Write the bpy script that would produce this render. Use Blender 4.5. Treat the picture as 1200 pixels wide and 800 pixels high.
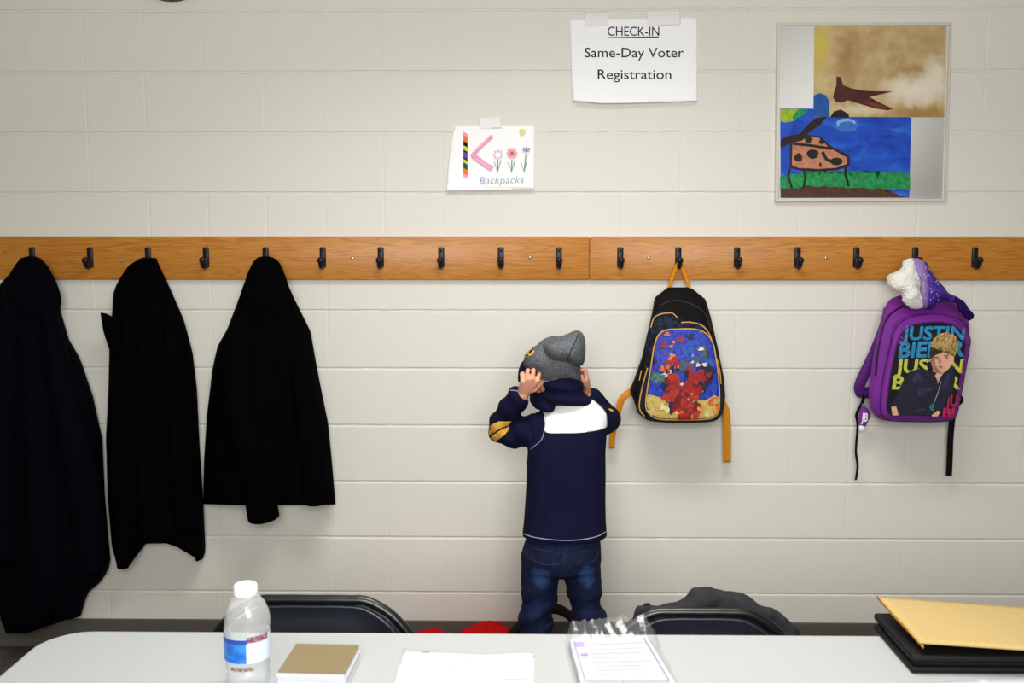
import bpy, bmesh, math, random
from mathutils import Vector, Matrix
from mathutils.bvhtree import BVHTree
from mathutils import noise as mnoise

random.seed(7)
for o in list(bpy.data.objects):
    bpy.data.objects.remove(o)
S = bpy.context.scene
COL = S.collection

# ------------------------------------------------------------------ camera, light, exposure
CAM_D, CAM_H, PITCH, YAW, FPX = 3.454, 1.511, 0.114856, -0.014746, 1167.0
cd = bpy.data.cameras.new('camera'); cam = bpy.data.objects.new('camera', cd); COL.objects.link(cam)
cam.location = (0, -CAM_D, CAM_H)
cam.rotation_euler = (math.pi / 2 - PITCH, 0, -YAW)
cd.sensor_width = 36; cd.lens = FPX / 1200 * 36; cd.clip_start = 0.05
cd.dof.use_dof = True; cd.dof.focus_distance = 3.3; cd.dof.aperture_fstop = 7.0
S.camera = cam
S.view_settings.view_transform = 'Standard'; S.view_settings.look = 'None'
S.view_settings.gamma = 1.0; S.view_settings.use_curve_mapping = False
S.view_settings.exposure = 0.08
w = bpy.data.worlds.new('world'); S.world = w; w.use_nodes = True
w.node_tree.nodes['Background'].inputs[0].default_value = (1, .98, .95, 1)
w.node_tree.nodes['Background'].inputs[1].default_value = 0.05

CEIL = 2.85
def area(x, y, sx, sy, watt):
    l = bpy.data.lights.new('ceiling_lamp', 'AREA'); l.shape = 'RECTANGLE'; l.size = sx; l.size_y = sy
    l.energy = watt; l.color = (1.0, 0.99, 0.965); l.spread = 2.3   # louvred fittings
    o = bpy.data.objects.new('ceiling_lamp', l); COL.objects.link(o); o.location = (x, y, CEIL - .03)
area(.12, -1.6, 1.2, .6, 30)
# added fill lamp behind the camera, lighting wall and table from the front
l = bpy.data.lights.new('rear_fill_lamp', 'AREA'); l.shape = 'RECTANGLE'; l.size = 1.5; l.size_y = 1.1; l.energy = 84; l.color = (1.0, .995, .98)
o = bpy.data.objects.new('rear_fill_lamp', l); COL.objects.link(o); o.location = (.05, -4.1, 1.85); o.rotation_euler = (math.pi / 2, 0, 0)

# ------------------------------------------------------------------ pixel helpers (photo read as 1200 x 800)
FW = Vector((math.sin(YAW) * math.cos(PITCH), math.cos(YAW) * math.cos(PITCH), -math.sin(PITCH)))
RT = Vector((math.cos(YAW), -math.sin(YAW), 0)); UP = RT.cross(FW)
CAMP = Vector((0, -CAM_D, CAM_H))
def ray(px, py): return (FW * FPX + RT * (px - 600) - UP * (py - 400))
def P(px, py, Y):
    d = ray(px, py); return CAMP + d * ((Y + CAM_D) / d.y)
def Pz(px, py, z):
    d = ray(px, py); return CAMP + d * ((z - CAM_H) / d.z)

# ------------------------------------------------------------------ materials
def C(h):
    h = h.lstrip('#'); o = []
    for i in (0, 2, 4):
        c = int(h[i:i + 2], 16) / 255
        o.append(c / 12.92 if c <= .04045 else ((c + .055) / 1.055) ** 2.4)
    return (*o, 1)
MATS = {}
def mat(name, hexc, rough=.7, spec=.3, metal=0, noise=None, bump=None, trans=0, coat=0, sheen=0):
    if name in MATS: return MATS[name]
    m = bpy.data.materials.new(name); m.use_nodes = True; nt = m.node_tree; b = nt.nodes['Principled BSDF']
    b.inputs['Base Color'].default_value = C(hexc); b.inputs['Roughness'].default_value = rough
    b.inputs['Specular IOR Level'].default_value = spec; b.inputs['Metallic'].default_value = metal
    b.inputs['Transmission Weight'].default_value = trans; b.inputs['Coat Weight'].default_value = coat
    b.inputs['Sheen Weight'].default_value = sheen
    tc = nt.nodes.new('ShaderNodeTexCoord')
    if noise:   # (scale, second colour, contrast)
        n = nt.nodes.new('ShaderNodeTexNoise'); n.inputs['Scale'].default_value = noise[0]; n.inputs['Detail'].default_value = 4
        nt.links.new(tc.outputs['Object'], n.inputs['Vector'])
        r = nt.nodes.new('ShaderNodeValToRGB')
        r.color_ramp.elements[0].position = .5 - noise[2]; r.color_ramp.elements[1].position = .5 + noise[2]
        r.color_ramp.elements[0].color = C(hexc); r.color_ramp.elements[1].color = C(noise[1])
        nt.links.new(n.outputs['Fac'], r.inputs['Fac']); nt.links.new(r.outputs['Color'], b.inputs['Base Color'])
    if bump:    # (scale, strength, distance)
        n = nt.nodes.new('ShaderNodeTexNoise'); n.inputs['Scale'].default_value = bump[0]; n.inputs['Detail'].default_value = 3
        nt.links.new(tc.outputs['Object'], n.inputs['Vector'])
        bp = nt.nodes.new('ShaderNodeBump'); bp.inputs['Strength'].default_value = bump[1]; bp.inputs['Distance'].default_value = bump[2]
        nt.links.new(n.outputs['Fac'], bp.inputs['Height']); nt.links.new(bp.outputs['Normal'], b.inputs['Normal'])
    MATS[name] = m; return m

def nodes_of(m): return m.node_tree, m.node_tree.nodes['Principled BSDF']
def N(nt, kind, **kw):
    n = nt.nodes.new(kind)
    for k, v in kw.items(): setattr(n, k, v)
    return n
def ramp(nt, fac, stops):
    r = nt.nodes.new('ShaderNodeValToRGB'); e = r.color_ramp.elements
    while len(e) < len(stops): e.new(.5)
    for el, (p, c) in zip(e, stops): el.position = p; el.color = C(c) if isinstance(c, str) else c
    nt.links.new(fac, r.inputs['Fac']); return r.outputs['Color']
def mix(nt, fac, a, b):
    n = nt.nodes.new('ShaderNodeMix'); n.data_type = 'RGBA'
    for s, v in ((0, fac), (6, a), (7, b)):
        if isinstance(v, (str,)): n.inputs[s].default_value = C(v)
        elif isinstance(v, (int, float)): n.inputs[s].default_value = v
        else: nt.links.new(v, n.inputs[s])
    return n.outputs[2]

M = {}
M['wall'] = mat('painted_block', '#e0ded5', .55, .35, bump=(260, .35, .0022))
M['base'] = mat('rubber_baseboard', '#5b5750', .5, .3, bump=(60, .1, .001))
M['ceil'] = mat('ceiling_tile', '#cfcdc6', .9, .1, bump=(90, .4, .002))
M['hook'] = mat('black_hook', '#0a0a14', .45, .4, bump=(200, .1, .0005))
M['steel'] = mat('screw_steel', '#b9bcc0', .35, .5, 1.0)
M['blackcoat'] = mat('black_wool', '#050506', 1.0, .02, bump=(500, .25, .001))
M['navycoat'] = mat('dark_navy_nylon', '#06060d', .9, .03, bump=(300, .2, .001))
M['paper'] = mat('white_paper', '#fbfcff', .8, .15, bump=(40, .06, .002))
M['paper3'] = mat('copy_paper', '#c9cad0', .8, .12, bump=(40, .06, .002))
M['paper2'] = mat('form_paper', '#c2c2c8', .8, .15, bump=(40, .06, .002))
M['ink'] = mat('black_ink', '#23242e', .8, .1, bump=(40, .02, .001))
M['tape'] = None
M['table'] = mat('table_plastic', '#acafae', .5, .35, noise=(420, '#a3a6a5', .15), bump=(350, .2, .0008))
M['tabletrim'] = mat('table_edge', '#b9b6ac', .5, .3, bump=(200, .1, .0005))
M['legmetal'] = mat('grey_enamel', '#6b6a68', .4, .5, .6)
M['chair'] = mat('black_plastic', '#262a34', .36, .5, bump=(260, .18, .0008))  # base lifted to bluish grey, imitating light reflected by the black panels
M['chairframe'] = mat('black_enamel', '#0b0b10', .3, .5)
M['skin'] = mat('skin', '#e0a688', .55, .35, noise=(60, '#d9957a', .3), bump=(160, .1, .0008))
M['hair'] = mat('brown_hair', '#4a3626', .7, .3, bump=(200, .5, .002))
M['navy'] = mat('navy_jersey', '#151632', .9, .08, noise=(70, '#11122b', .3), bump=(700, .35, .0008))
M['white'] = mat('white_jersey', '#f1f1f3', .9, .1, bump=(500, .2, .0006))
M['stitch'] = mat('pale_blue_stitch', '#a9aecb', .9, .1, noise=(900, '#6d7298', .1))
M['gold'] = mat('gold_stripe', '#e2b04c', .9, .1, noise=(300, '#d5a23f', .2))
M['goldthread'] = mat('tan_thread', '#4a4440', .9, .1, noise=(900, '#2b2c3a', .1))
M['grey'] = mat('grey_melange_knit', '#74777c', 1, .05, noise=(300, '#4a4c51', .14), bump=(600, .5, .0012))
M['blk'] = mat('black_print', '#0c0b10', .7, .2, noise=(60, '#111018', .3))
M['shoe'] = mat('dark_shoe', '#26262b', .6, .3, bump=(150, .2, .001))
M['sole'] = mat('shoe_sole', '#cfcbc2', .7, .2, bump=(150, .1, .001))
M['red'] = mat('red_fleece', '#c8100e', .9, .1, noise=(30, '#a50b0b', .3), bump=(120, .4, .002))
M['blackbag'] = mat('black_nylon', '#070608', .75, .15, noise=(40, '#0e0b10', .2), bump=(500, .3, .0008))
M['orange'] = mat('orange_webbing', '#d98e22', .8, .15, noise=(240, '#c27a15', .2), bump=(500, .4, .0008))
M['pipe'] = mat('yellow_piping', '#dcae62', .7, .2, noise=(200, '#c78d38', .2))
M['purple'] = mat('purple_nylon', '#7b2a94', .65, .25, noise=(60, '#702388', .3), bump=(600, .3, .0008))
M['purpledk'] = mat('dark_purple_nylon', '#551a74', .65, .25, noise=(60, '#4b1568', .3), bump=(600, .3, .0008))
M['violet'] = mat('sequined_purple', '#33197a', .6, .4, noise=(160, '#45279a', .1), bump=(220, .6, .002))
M['violetdk'] = mat('dark_violet_yarn', '#2a1263', .9, .1, noise=(200, '#1c0c48', .2), bump=(300, .7, .003))
M['lilac'] = mat('lilac_satin', '#a284c0', .4, .4, noise=(90, '#8f6fb4', .2), bump=(150, .3, .001))
M['plush'] = mat('white_plush', '#f0eee6', 1, .05, bump=(130, 1.0, .006), sheen=.3)
M['manila'] = mat('manila_paper', '#b8a06c', .75, .15, noise=(220, '#b09763', .2), bump=(60, .08, .001))
M['manilaedge'] = mat('manila_edge', '#b5812f', .7, .2, noise=(220, '#a97628', .2))
M['leather'] = mat('black_leatherette', '#060509', .6, .25, bump=(420, .4, .0008))
M['card'] = mat('brown_chipboard', '#857759', .9, .1, noise=(420, '#7b6d50', .12), bump=(300, .15, .0006))
M['cap'] = mat('white_cap', '#f4f5f6', .5, .4)
M['jacket'] = mat('charcoal_cloth', '#2f3033', .95, .1, noise=(60, '#28292c', .3), bump=(400, .4, .001))
M['frame'] = mat('silver_frame', '#d6d2c8', .4, .5, .1, bump=(60, .05, .0005))
M['backing'] = mat('white_backing', '#f8f8f6', .8, .15, bump=(60, .05, .0005))
M['darkfix'] = mat('dark_fixture', '#4b473f', .6, .3, bump=(60, .05, .0005))
for n, h in dict(pink='#f2a3c0', orangec='#ec7a33', black='#18201d', yel='#cfd83a', viol='#6c4a9e', teal='#1d5a58', palepink='#efc9d6',
                 redp='#f0a3a8', redc='#dc5f66', green='#5f9a6c', sunny='#ece08a', bluegrey='#8fa2bb', lav='#a894cc', lavp='#d9d0ee',
                 line='#8d8a9e', faint='#dcdce6').items():
    M['c_' + n] = mat('crayon_' + n, h, .9, .05, noise=(500, h, .2))
for n, h, h2 in (('brown', '#5a2a24', '#431d1c'), ('darkbrown', '#2b1c19', '#1c1412'), ('salmon', '#d08d70', '#b9775c'), ('black', '#14110f', '#241d19'),
                 ('green', '#2aa35a', '#127a45'), ('dirt', '#5b3a2c', '#47291f'), ('lime', '#b4c22e', '#86b52e'), ('cloud', '#a9c8ea', '#5f97dd'),
                 ('cloudblue', '#3f7fd2', '#2e6cc6'), ('tailblue', '#1d62b4', '#13509e'), ('rust', '#8e3a1f', '#7a2f1a')):
    M['p_' + n] = mat('paint_' + n, h, .6, .25, noise=(70, h2, .15), bump=(90, .3, .001))
for n, h, h2 in (('blue', '#2f8fc4', '#236f9c'), ('yellow', '#c9cf4e', '#a9ad3c'), ('pinkl', '#c8225a', '#a51a49'), ('hairc', '#c9a868', '#7d6338'), ('hairdk', '#3a2c18', '#241b10'), ('hairm', '#8a6a38', '#6f5328'),
                 ('face', '#dcab90', '#cf9a80'), ('faceshade', '#a87660', '#94644f'), ('jacketc', '#191826', '#23233a'), ('jacketl', '#34345c', '#23233a'), ('bg', '#0b0a10', '#120f18'), ('chain', '#b9b7b0', '#8f8e88'),
                 ('pendant', '#3f7f78', '#2c5f5a'), ('lips', '#b56a5e', '#a55c52'), ('sky', '#18268a', '#2c48ba'), ('nebula', '#3d3a9c', '#23287c'), ('glow', '#6f92d8', '#3f66c0'), ('sand', '#b3994c', '#c9b468'),
                 ('ember', '#d8702c', '#b94a1e'), ('crimson', '#86151a', '#a8241f'), ('crimsondk', '#5d1018', '#7a1519'), ('night', '#14163c', '#1f2150'), ('slate', '#4d5a70', '#37435a'), ('flesh', '#d98a5a', '#c0703f'), ('bone', '#d8dad8', '#9fa8ac')):
    M['b_' + n] = mat('print_' + n, h, .55, .3, noise=(110, h2, .15))

# --- special procedural materials
def wood_mat():
    m = mat('oak', '#b9762c', .38, .4); nt, b = nodes_of(m)
    tc = N(nt, 'ShaderNodeTexCoord'); mp = N(nt, 'ShaderNodeMapping'); mp.inputs['Scale'].default_value = (1.1, 8, 16)
    nt.links.new(tc.outputs['Object'], mp.inputs['Vector'])
    n1 = N(nt, 'ShaderNodeTexNoise'); n1.inputs['Scale'].default_value = 2.2; n1.inputs['Detail'].default_value = 2; n1.inputs['Distortion'].default_value = .6
    nt.links.new(mp.outputs[0], n1.inputs['Vector'])
    ml = N(nt, 'ShaderNodeMath', operation='MULTIPLY'); ml.inputs[1].default_value = 9; nt.links.new(n1.outputs['Fac'], ml.inputs[0])
    fr = N(nt, 'ShaderNodeMath', operation='FRACT'); nt.links.new(ml.outputs[0], fr.inputs[0])
    c1 = ramp(nt, fr.outputs[0], [(0, '#a9681f'), (.2, '#bf7d31'), (.75, '#c98938'), (1, '#b06f25')])
    mp2 = N(nt, 'ShaderNodeMapping'); mp2.inputs['Scale'].default_value = (14, 300, 420); nt.links.new(tc.outputs['Object'], mp2.inputs['Vector'])
    n2 = N(nt, 'ShaderNodeTexNoise'); n2.inputs['Scale'].default_value = 1; n2.inputs['Detail'].default_value = 3; nt.links.new(mp2.outputs[0], n2.inputs['Vector'])
    f2 = ramp(nt, n2.outputs['Fac'], [(.38, (0, 0, 0, 1)), (.62, (1, 1, 1, 1))])
    out = mix(nt, f2, '#a5661f', c1); out2 = mix(nt, .55, out, c1)
    nt.links.new(out2, b.inputs['Base Color'])
    return m
M['oak'] = wood_mat()

def floor_mat():
    m = mat('vinyl_tile', '#565049', .35, .4); nt, b = nodes_of(m)
    tc = N(nt, 'ShaderNodeTexCoord'); ck = N(nt, 'ShaderNodeTexChecker'); ck.inputs['Scale'].default_value = 1 / .305
    ck.inputs['Color1'].default_value = C('#3f3a35'); ck.inputs['Color2'].default_value = C('#7b7062')
    mp = N(nt, 'ShaderNodeMapping'); mp.inputs['Location'].default_value = (.2, .02, .01)
    nt.links.new(tc.outputs['Object'], mp.inputs['Vector']); nt.links.new(mp.outputs[0], ck.inputs['Vector'])
    n = N(nt, 'ShaderNodeTexNoise'); n.inputs['Scale'].default_value = 60; nt.links.new(tc.outputs['Object'], n.inputs['Vector'])
    f = ramp(nt, n.outputs['Fac'], [(.4, (0, 0, 0, 1)), (.7, (.35, .35, .35, 1))])
    nt.links.new(mix(nt, f, ck.outputs['Color'], '#8d8577'), b.inputs['Base Color']); return m
M['floor'] = floor_mat()

def spots_mat(name, base, spots, noise_scale=40, bump=None, wob=.06):
    """base colour pair plus soft worn / painted areas: spots = (centre, (rx,ry,rz), colour, strength)"""
    m = mat(name, base[0], .85, .15, bump=bump); nt, b = nodes_of(m)
    tc = N(nt, 'ShaderNodeTexCoord'); n = N(nt, 'ShaderNodeTexNoise'); n.inputs['Scale'].default_value = noise_scale; n.inputs['Detail'].default_value = 5
    nt.links.new(tc.outputs['Object'], n.inputs['Vector'])
    col = ramp(nt, n.outputs['Fac'], [(.35, base[0]), (.65, base[1])])
    for c, r, hx, st in spots:
        mp = N(nt, 'ShaderNodeMapping'); mp.vector_type = 'TEXTURE'
        mp.inputs['Location'].default_value = c; mp.inputs['Scale'].default_value = r
        nv = N(nt, 'ShaderNodeVectorMath', operation='SCALE'); nv.inputs['Scale'].default_value = wob
        sub = N(nt, 'ShaderNodeVectorMath', operation='SUBTRACT'); sub.inputs[1].default_value = (.5, .5, .5)
        n3 = N(nt, 'ShaderNodeTexNoise'); n3.inputs['Scale'].default_value = 25; nt.links.new(tc.outputs['Object'], n3.inputs['Vector'])
        nt.links.new(n3.outputs['Color'], sub.inputs[0]); nt.links.new(sub.outputs[0], nv.inputs[0])
        ad = N(nt, 'ShaderNodeVectorMath', operation='ADD'); nt.links.new(tc.outputs['Object'], ad.inputs[0]); nt.links.new(nv.outputs[0], ad.inputs[1])
        nt.links.new(ad.outputs[0], mp.inputs['Vector'])
        ln = N(nt, 'ShaderNodeVectorMath', operation='LENGTH'); nt.links.new(mp.outputs[0], ln.inputs[0])
        f = ramp(nt, ln.outputs['Value'], [(.25, (st, st, st, 1)), (1, (0, 0, 0, 1))])
        col = mix(nt, f, col, hx)
    nt.links.new(col, b.inputs['Base Color']); return m

def thin_mat(name, tint, alpha_mix, rough, bump=None, milk=0):
    m = bpy.data.materials.new(name); m.use_nodes = True; nt = m.node_tree; nt.nodes.remove(nt.nodes['Principled BSDF'])
    out = nt.nodes['Material Output']; tr = N(nt, 'ShaderNodeBsdfTransparent'); tr.inputs[0].default_value = C(tint)
    gl = N(nt, 'ShaderNodeBsdfGlossy'); gl.inputs['Roughness'].default_value = rough
    lw = N(nt, 'ShaderNodeLayerWeight'); lw.inputs['Blend'].default_value = .35
    pw = N(nt, 'ShaderNodeMath', operation='POWER'); pw.inputs[1].default_value = 3.0; nt.links.new(lw.outputs['Facing'], pw.inputs[0])
    mu = N(nt, 'ShaderNodeMath', operation='MULTIPLY_ADD'); mu.inputs[1].default_value = .5; mu.inputs[2].default_value = alpha_mix; nt.links.new(pw.outputs[0], mu.inputs[0])
    mx = N(nt, 'ShaderNodeMixShader'); nt.links.new(mu.outputs[0], mx.inputs[0]); nt.links.new(tr.outputs[0], mx.inputs[1]); nt.links.new(gl.outputs[0], mx.inputs[2])
    res = mx.outputs[0]
    if milk:
        tl = N(nt, 'ShaderNodeBsdfDiffuse'); tl.inputs[0].default_value = (.97, .97, .95, 1); m2 = N(nt, 'ShaderNodeMixShader'); m2.inputs[0].default_value = milk
        nt.links.new(res, m2.inputs[1]); nt.links.new(tl.outputs[0], m2.inputs[2]); res = m2.outputs[0]
    nt.links.new(res, out.inputs[0])
    if bump:
        tc = N(nt, 'ShaderNodeTexCoord'); n = N(nt, 'ShaderNodeTexNoise'); n.inputs['Scale'].default_value = bump[0]; nt.links.new(tc.outputs['Object'], n.inputs['Vector'])
        bp = N(nt, 'ShaderNodeBump'); bp.inputs['Strength'].default_value = bump[1]; bp.inputs['Distance'].default_value = bump[2]
        nt.links.new(n.outputs['Fac'], bp.inputs['Height']); nt.links.new(bp.outputs[0], gl.inputs['Normal'])
    return m
M['tape'] = thin_mat('clear_tape', '#ffffff', .05, .25, (140, .8, .002), .8)
M['film'] = thin_mat('plastic_film', '#fcfcfd', .045, .2, (60, .3, .003), .05)
M['bottle'] = thin_mat('bottle_plastic', '#f8fafb', .10, .14, (60, .4, .003), .22)  # white diffuse share imitates bright reflections on the clear plastic
M['acrylic'] = thin_mat('clear_acrylic', '#fdfdfd', .02, .25)

# ------------------------------------------------------------------ object helpers
def tag(o, label=None, cat=None, group=None, kind=None):
    if label: o['label'] = label
    if cat: o['category'] = cat
    if group: o['group'] = group
    if kind: o['kind'] = kind
    return o
def thing(name, label, cat, loc, group=None):
    o = bpy.data.objects.new(name, None); COL.objects.link(o); o.location = loc; o.empty_display_size = .05
    return tag(o, label, cat, group)
def origin_of(p):
    v = Vector(p.location)
    while p.parent: p = p.parent
    return Vector(p.location)
def link(name, mesh, mats, parent=None, smooth=True, label=None):
    mesh.name = name
    if not isinstance(mats, (list, tuple)): mats = [mats]
    if not mesh.materials:
        for m in mats: mesh.materials.append(m)
    for p in mesh.polygons: p.use_smooth = smooth
    if parent:
        mesh.transform(Matrix.Translation(-origin_of(parent)))
    o = bpy.data.objects.new(name, mesh); COL.objects.link(o)
    if parent: o.parent = parent
    if label: o['label'] = label
    return o
def done(name, bm, mats, parent=None, smooth=True, label=None):
    bmesh.ops.recalc_face_normals(bm, faces=bm.faces)
    me = bpy.data.meshes.new(name); bm.to_mesh(me); bm.free()
    return link(name, me, mats, parent, smooth, label)
def base_obj(name, bm, mats, base, label, cat, group=None, smooth=True):
    """a thing that is one mesh, with its origin at its base"""
    bmesh.ops.recalc_face_normals(bm, faces=bm.faces)
    me = bpy.data.meshes.new(name); bm.to_mesh(me); bm.free(); me.transform(Matrix.Translation(-Vector(base)))
    o = link(name, me, mats, None, smooth); o.location = base
    return tag(o, label, cat, group)
def modmesh(me, mods):
    o = bpy.data.objects.new('tmp', me); COL.objects.link(o)
    for kind, kw in mods:
        m = o.modifiers.new(kind, kind)
        for k, v in kw.items(): setattr(m, k, v)
    dg = bpy.context.evaluated_depsgraph_get(); dg.update()
    r = bpy.data.meshes.new_from_object(o.evaluated_get(dg), depsgraph=dg)
    bpy.data.objects.remove(o); return r
def fuse(bm, voxel, smooth=6, fac=.5):
    bmesh.ops.recalc_face_normals(bm, faces=bm.faces)
    me = bpy.data.meshes.new('tmp'); bm.to_mesh(me); bm.free()
    return modmesh(me, [('REMESH', dict(mode='VOXEL', voxel_size=voxel)), ('SMOOTH', dict(iterations=smooth, factor=fac))])
def subsurf(bm, lv):
    bmesh.ops.recalc_face_normals(bm, faces=bm.faces)
    me = bpy.data.meshes.new('tmp'); bm.to_mesh(me); bm.free()
    return modmesh(me, [('SUBSURF', dict(levels=lv, render_levels=lv))])
def crumple(me, amp, scale, seed=0):
    for v in me.vertices:
        n = v.normal; v.co = v.co + n * amp * (mnoise.noise(Vector(v.co) * scale + Vector((seed, seed * 2, 0))))
    me.update(); return me

def box(bm, lo, hi, bev=0, seg=2):
    lo, hi = Vector(lo), Vector(hi); b = bmesh.new(); bmesh.ops.create_cube(b, size=1)
    for v in b.verts: v.co = Vector([lo[i] + (v.co[i] + .5) * (hi[i] - lo[i]) for i in range(3)])
    if bev: bmesh.ops.bevel(b, geom=b.edges[:], offset=bev, segments=seg, affect='EDGES', profile=.5)
    merge(bm, b)
def merge(bm, b):
    me = bpy.data.meshes.new('t'); b.to_mesh(me); b.free(); bm.from_mesh(me); bpy.data.meshes.remove(me)
def frames(pts):
    pts = [Vector(p) for p in pts]; n = len(pts); T = []
    for i in range(n):
        a, b = pts[max(0, i - 1)], pts[min(n - 1, i + 1)]; t = (b - a)
        T.append(t.normalized() if t.length > 1e-9 else Vector((0, 0, 1)))
    u = T[0].orthogonal().normalized(); U = []
    for t in T:
        u = (u - t * u.dot(t)); u = u.normalized() if u.length > 1e-6 else t.orthogonal().normalized(); U.append(u)
    return pts, T, U
def tube(bm, pts, r, seg=8, closed=False, caps=True, round_cap=False):
    pts = [Vector(p) for p in pts]; rs = list(r) if isinstance(r, (list, tuple)) else [r] * len(pts)
    if round_cap and not closed:
        a = (pts[0] - pts[1]).normalized(); b = (pts[-1] - pts[-2]).normalized()
        r0, r1 = rs[0], rs[-1]
        pre = [(pts[0] + a * r0 * math.sin(t), r0 * math.cos(t)) for t in (1.45, 1.1, .7, .35)]
        post = [(pts[-1] + b * r1 * math.sin(t), r1 * math.cos(t)) for t in (.35, .7, 1.1, 1.45)]
        pts = [p for p, _ in pre] + pts + [p for p, _ in post]; rs = [q for _, q in pre] + rs + [q for _, q in post]
    if closed:
        n = len(pts); T = [(pts[(i + 1) % n] - pts[i - 1]).normalized() for i in range(n)]
        u = T[0].orthogonal().normalized(); U = []
        for t in T: u = (u - t * u.dot(t)).normalized(); U.append(u)
    else: pts, T, U = frames(pts)
    rings = []
    for p, t, u, q in zip(pts, T, U, rs):
        v = t.cross(u); rings.append([bm.verts.new(p + (u * math.cos(2 * math.pi * k / seg) + v * math.sin(2 * math.pi * k / seg)) * q) for k in range(seg)])
    skin(bm, rings, closed, caps and not closed)
def skin(bm, rings, closed=False, caps=True):
    n = len(rings); seg = len(rings[0])
    for i in range(n if closed else n - 1):
        a, b = rings[i], rings[(i + 1) % n]
        for k in range(seg):
            bm.faces.new((a[k], a[(k + 1) % seg], b[(k + 1) % seg], b[k]))
    if caps: bm.faces.new(rings[0][::-1]); bm.faces.new(rings[-1])
def strap(bm, pts, width, thick, wdir=(1, 0, 0), bev=True):
    """flat webbing along pts; width along wdir"""
    pts, T, U = frames(pts); rings = []
    ws = width if isinstance(width, (list, tuple)) else [width] * len(pts)
    for p, t, wd in zip(pts, T, ws):
        d = Vector(wdir); d = (d - t * d.dot(t)).normalized(); n = t.cross(d)
        a, b = wd / 2, thick / 2
        prof = [(-a, -b * .4), (-a + b * .6, -b), (a - b * .6, -b), (a, -b * .4), (a, b * .4), (a - b * .6, b), (-a + b * .6, b), (-a, b * .4)]
        rings.append([bm.verts.new(p + d * x + n * y) for x, y in prof])
    skin(bm, rings)
def spline(pts, n=8, closed=False):
    """Catmull-Rom through points of any dimension"""
    out = []; L = len(pts); V = [Vector(p) for p in pts]
    for i in range(L if closed else L - 1):
        g = (lambda k: V[k % L]) if closed else (lambda k: V[min(max(k, 0), L - 1)])
        p0, p1, p2, p3 = g(i - 1), g(i), g(i + 1), g(i + 2)
        for k in range(n):
            t = k / n
            out.append(.5 * ((2 * p1) + (p2 - p0) * t + (2 * p0 - 5 * p1 + 4 * p2 - p3) * t * t + (3 * p1 - p0 - 3 * p2 + p3) * t ** 3))
    if not closed: out.append(V[-1])
    return out
def resample(pts, n, closed=True):
    pts = [Vector(p) for p in pts]; q = pts + [pts[0]] if closed else pts
    d = [0]
    for a, b in zip(q, q[1:]): d.append(d[-1] + (b - a).length)
    out = []; j = 0; m = n if closed else n - 1
    for k in range(n):
        s = d[-1] * k / m
        while j < len(d) - 2 and d[j + 1] < s: j += 1
        f = (s - d[j]) / max(1e-9, d[j + 1] - d[j]); out.append(q[j].lerp(q[j + 1], min(1, max(0, f))))
    return out
def loop_px(outline, n=64, smooth=True):
    p = [Vector((x, y)) for x, y in outline]
    if smooth: p = spline(p, 6, True)
    return resample(p, n)
def loft_px(bm, outline, stations, n=64, smooth=True):
    """stations: (Y, inset in px) from back to front; rings shrink towards the outline's centre line"""
    lp = loop_px(outline, n, smooth); c = sum(lp, Vector((0, 0))) / n
    nrm = []
    for i in range(n):
        t = lp[(i + 1) % n] - lp[i - 1]; nn = Vector((t.y, -t.x)); nn = nn.normalized() if nn.length else Vector((1, 0))
        if nn.dot(c - lp[i]) < 0: nn = -nn
        nrm.append((nn * .6 + (c - lp[i]).normalized() * .4))
    rings = []
    for Y, ins in stations:
        rings.append([bm.verts.new(P(*(p + q * ins), Y)) for p, q in zip(lp, nrm)])
    skin(bm, rings, caps=False)
    for ring, Y, s in ((rings[0], stations[0][0], 0), (rings[-1], stations[-1][0], 1)):
        cen = sum((v.co for v in ring), Vector()) / n; prev = ring
        for f in (.7, .4, .15):
            nr = [bm.verts.new(cen.lerp(v.co, f)) for v in ring]
            for k in range(n): bm.faces.new((prev[k], prev[(k + 1) % n], nr[(k + 1) % n], nr[k]))
            prev = nr
        bm.faces.new(prev)
def inflate(bm, outline, Yc, hd, n=56, m=9, smooth=True, hb=None):
    """pillow with the photographed outline at depth Yc and half depths hd (front) / hb (back)"""
    lp = loop_px(outline, n, smooth); c = sum(lp, Vector((0, 0))) / n; hb = hb or hd
    rings = []
    for i in range(2 * m + 1):
        a = -math.pi / 2 + math.pi * (i + .0) / (2 * m); a = max(-1.45, min(1.45, a))
        s = math.cos(a) ** .8; Y = Yc - math.sin(a) * (hd if a > 0 else hb)
        rings.append([bm.verts.new(P(*(c + (p - c) * s), Y)) for p in lp])
    skin(bm, rings)
def limb(bm, pts, rs, seg=14): tube(bm, pts, rs, seg, round_cap=True)
def rings_loft(bm, rows, seg=28, power=1.0):
    """rows of (centre, rx, ry) ellipses"""
    R = []
    for c, rx, ry in rows:
        c = Vector(c); ring = []
        for k in range(seg):
            a = 2 * math.pi * k / seg; ca, sa = math.cos(a), math.sin(a)
            ring.append(bm.verts.new(c + Vector((math.copysign(abs(ca) ** power, ca) * rx, math.copysign(abs(sa) ** power, sa) * ry, 0))))
        R.append(ring)
    skin(bm, R)
def ball(bm, c, r, seg=16):
    b = bmesh.new(); bmesh.ops.create_uvsphere(b, u_segments=seg, v_segments=max(6, seg // 2), radius=1)
    r = r if isinstance(r, (tuple, list)) else (r, r, r)
    for v in b.verts: v.co = Vector(c) + Vector((v.co.x * r[0], v.co.y * r[1], v.co.z * r[2]))
    merge(bm, b)
def lathe(bm, prof, c, seg=32, caps=True):
    R = []
    for r, z in prof: R.append([bm.verts.new(Vector(c) + Vector((r * math.cos(2 * math.pi * k / seg), r * math.sin(2 * math.pi * k / seg), z))) for k in range(seg)])
    skin(bm, R, caps=caps)

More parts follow.
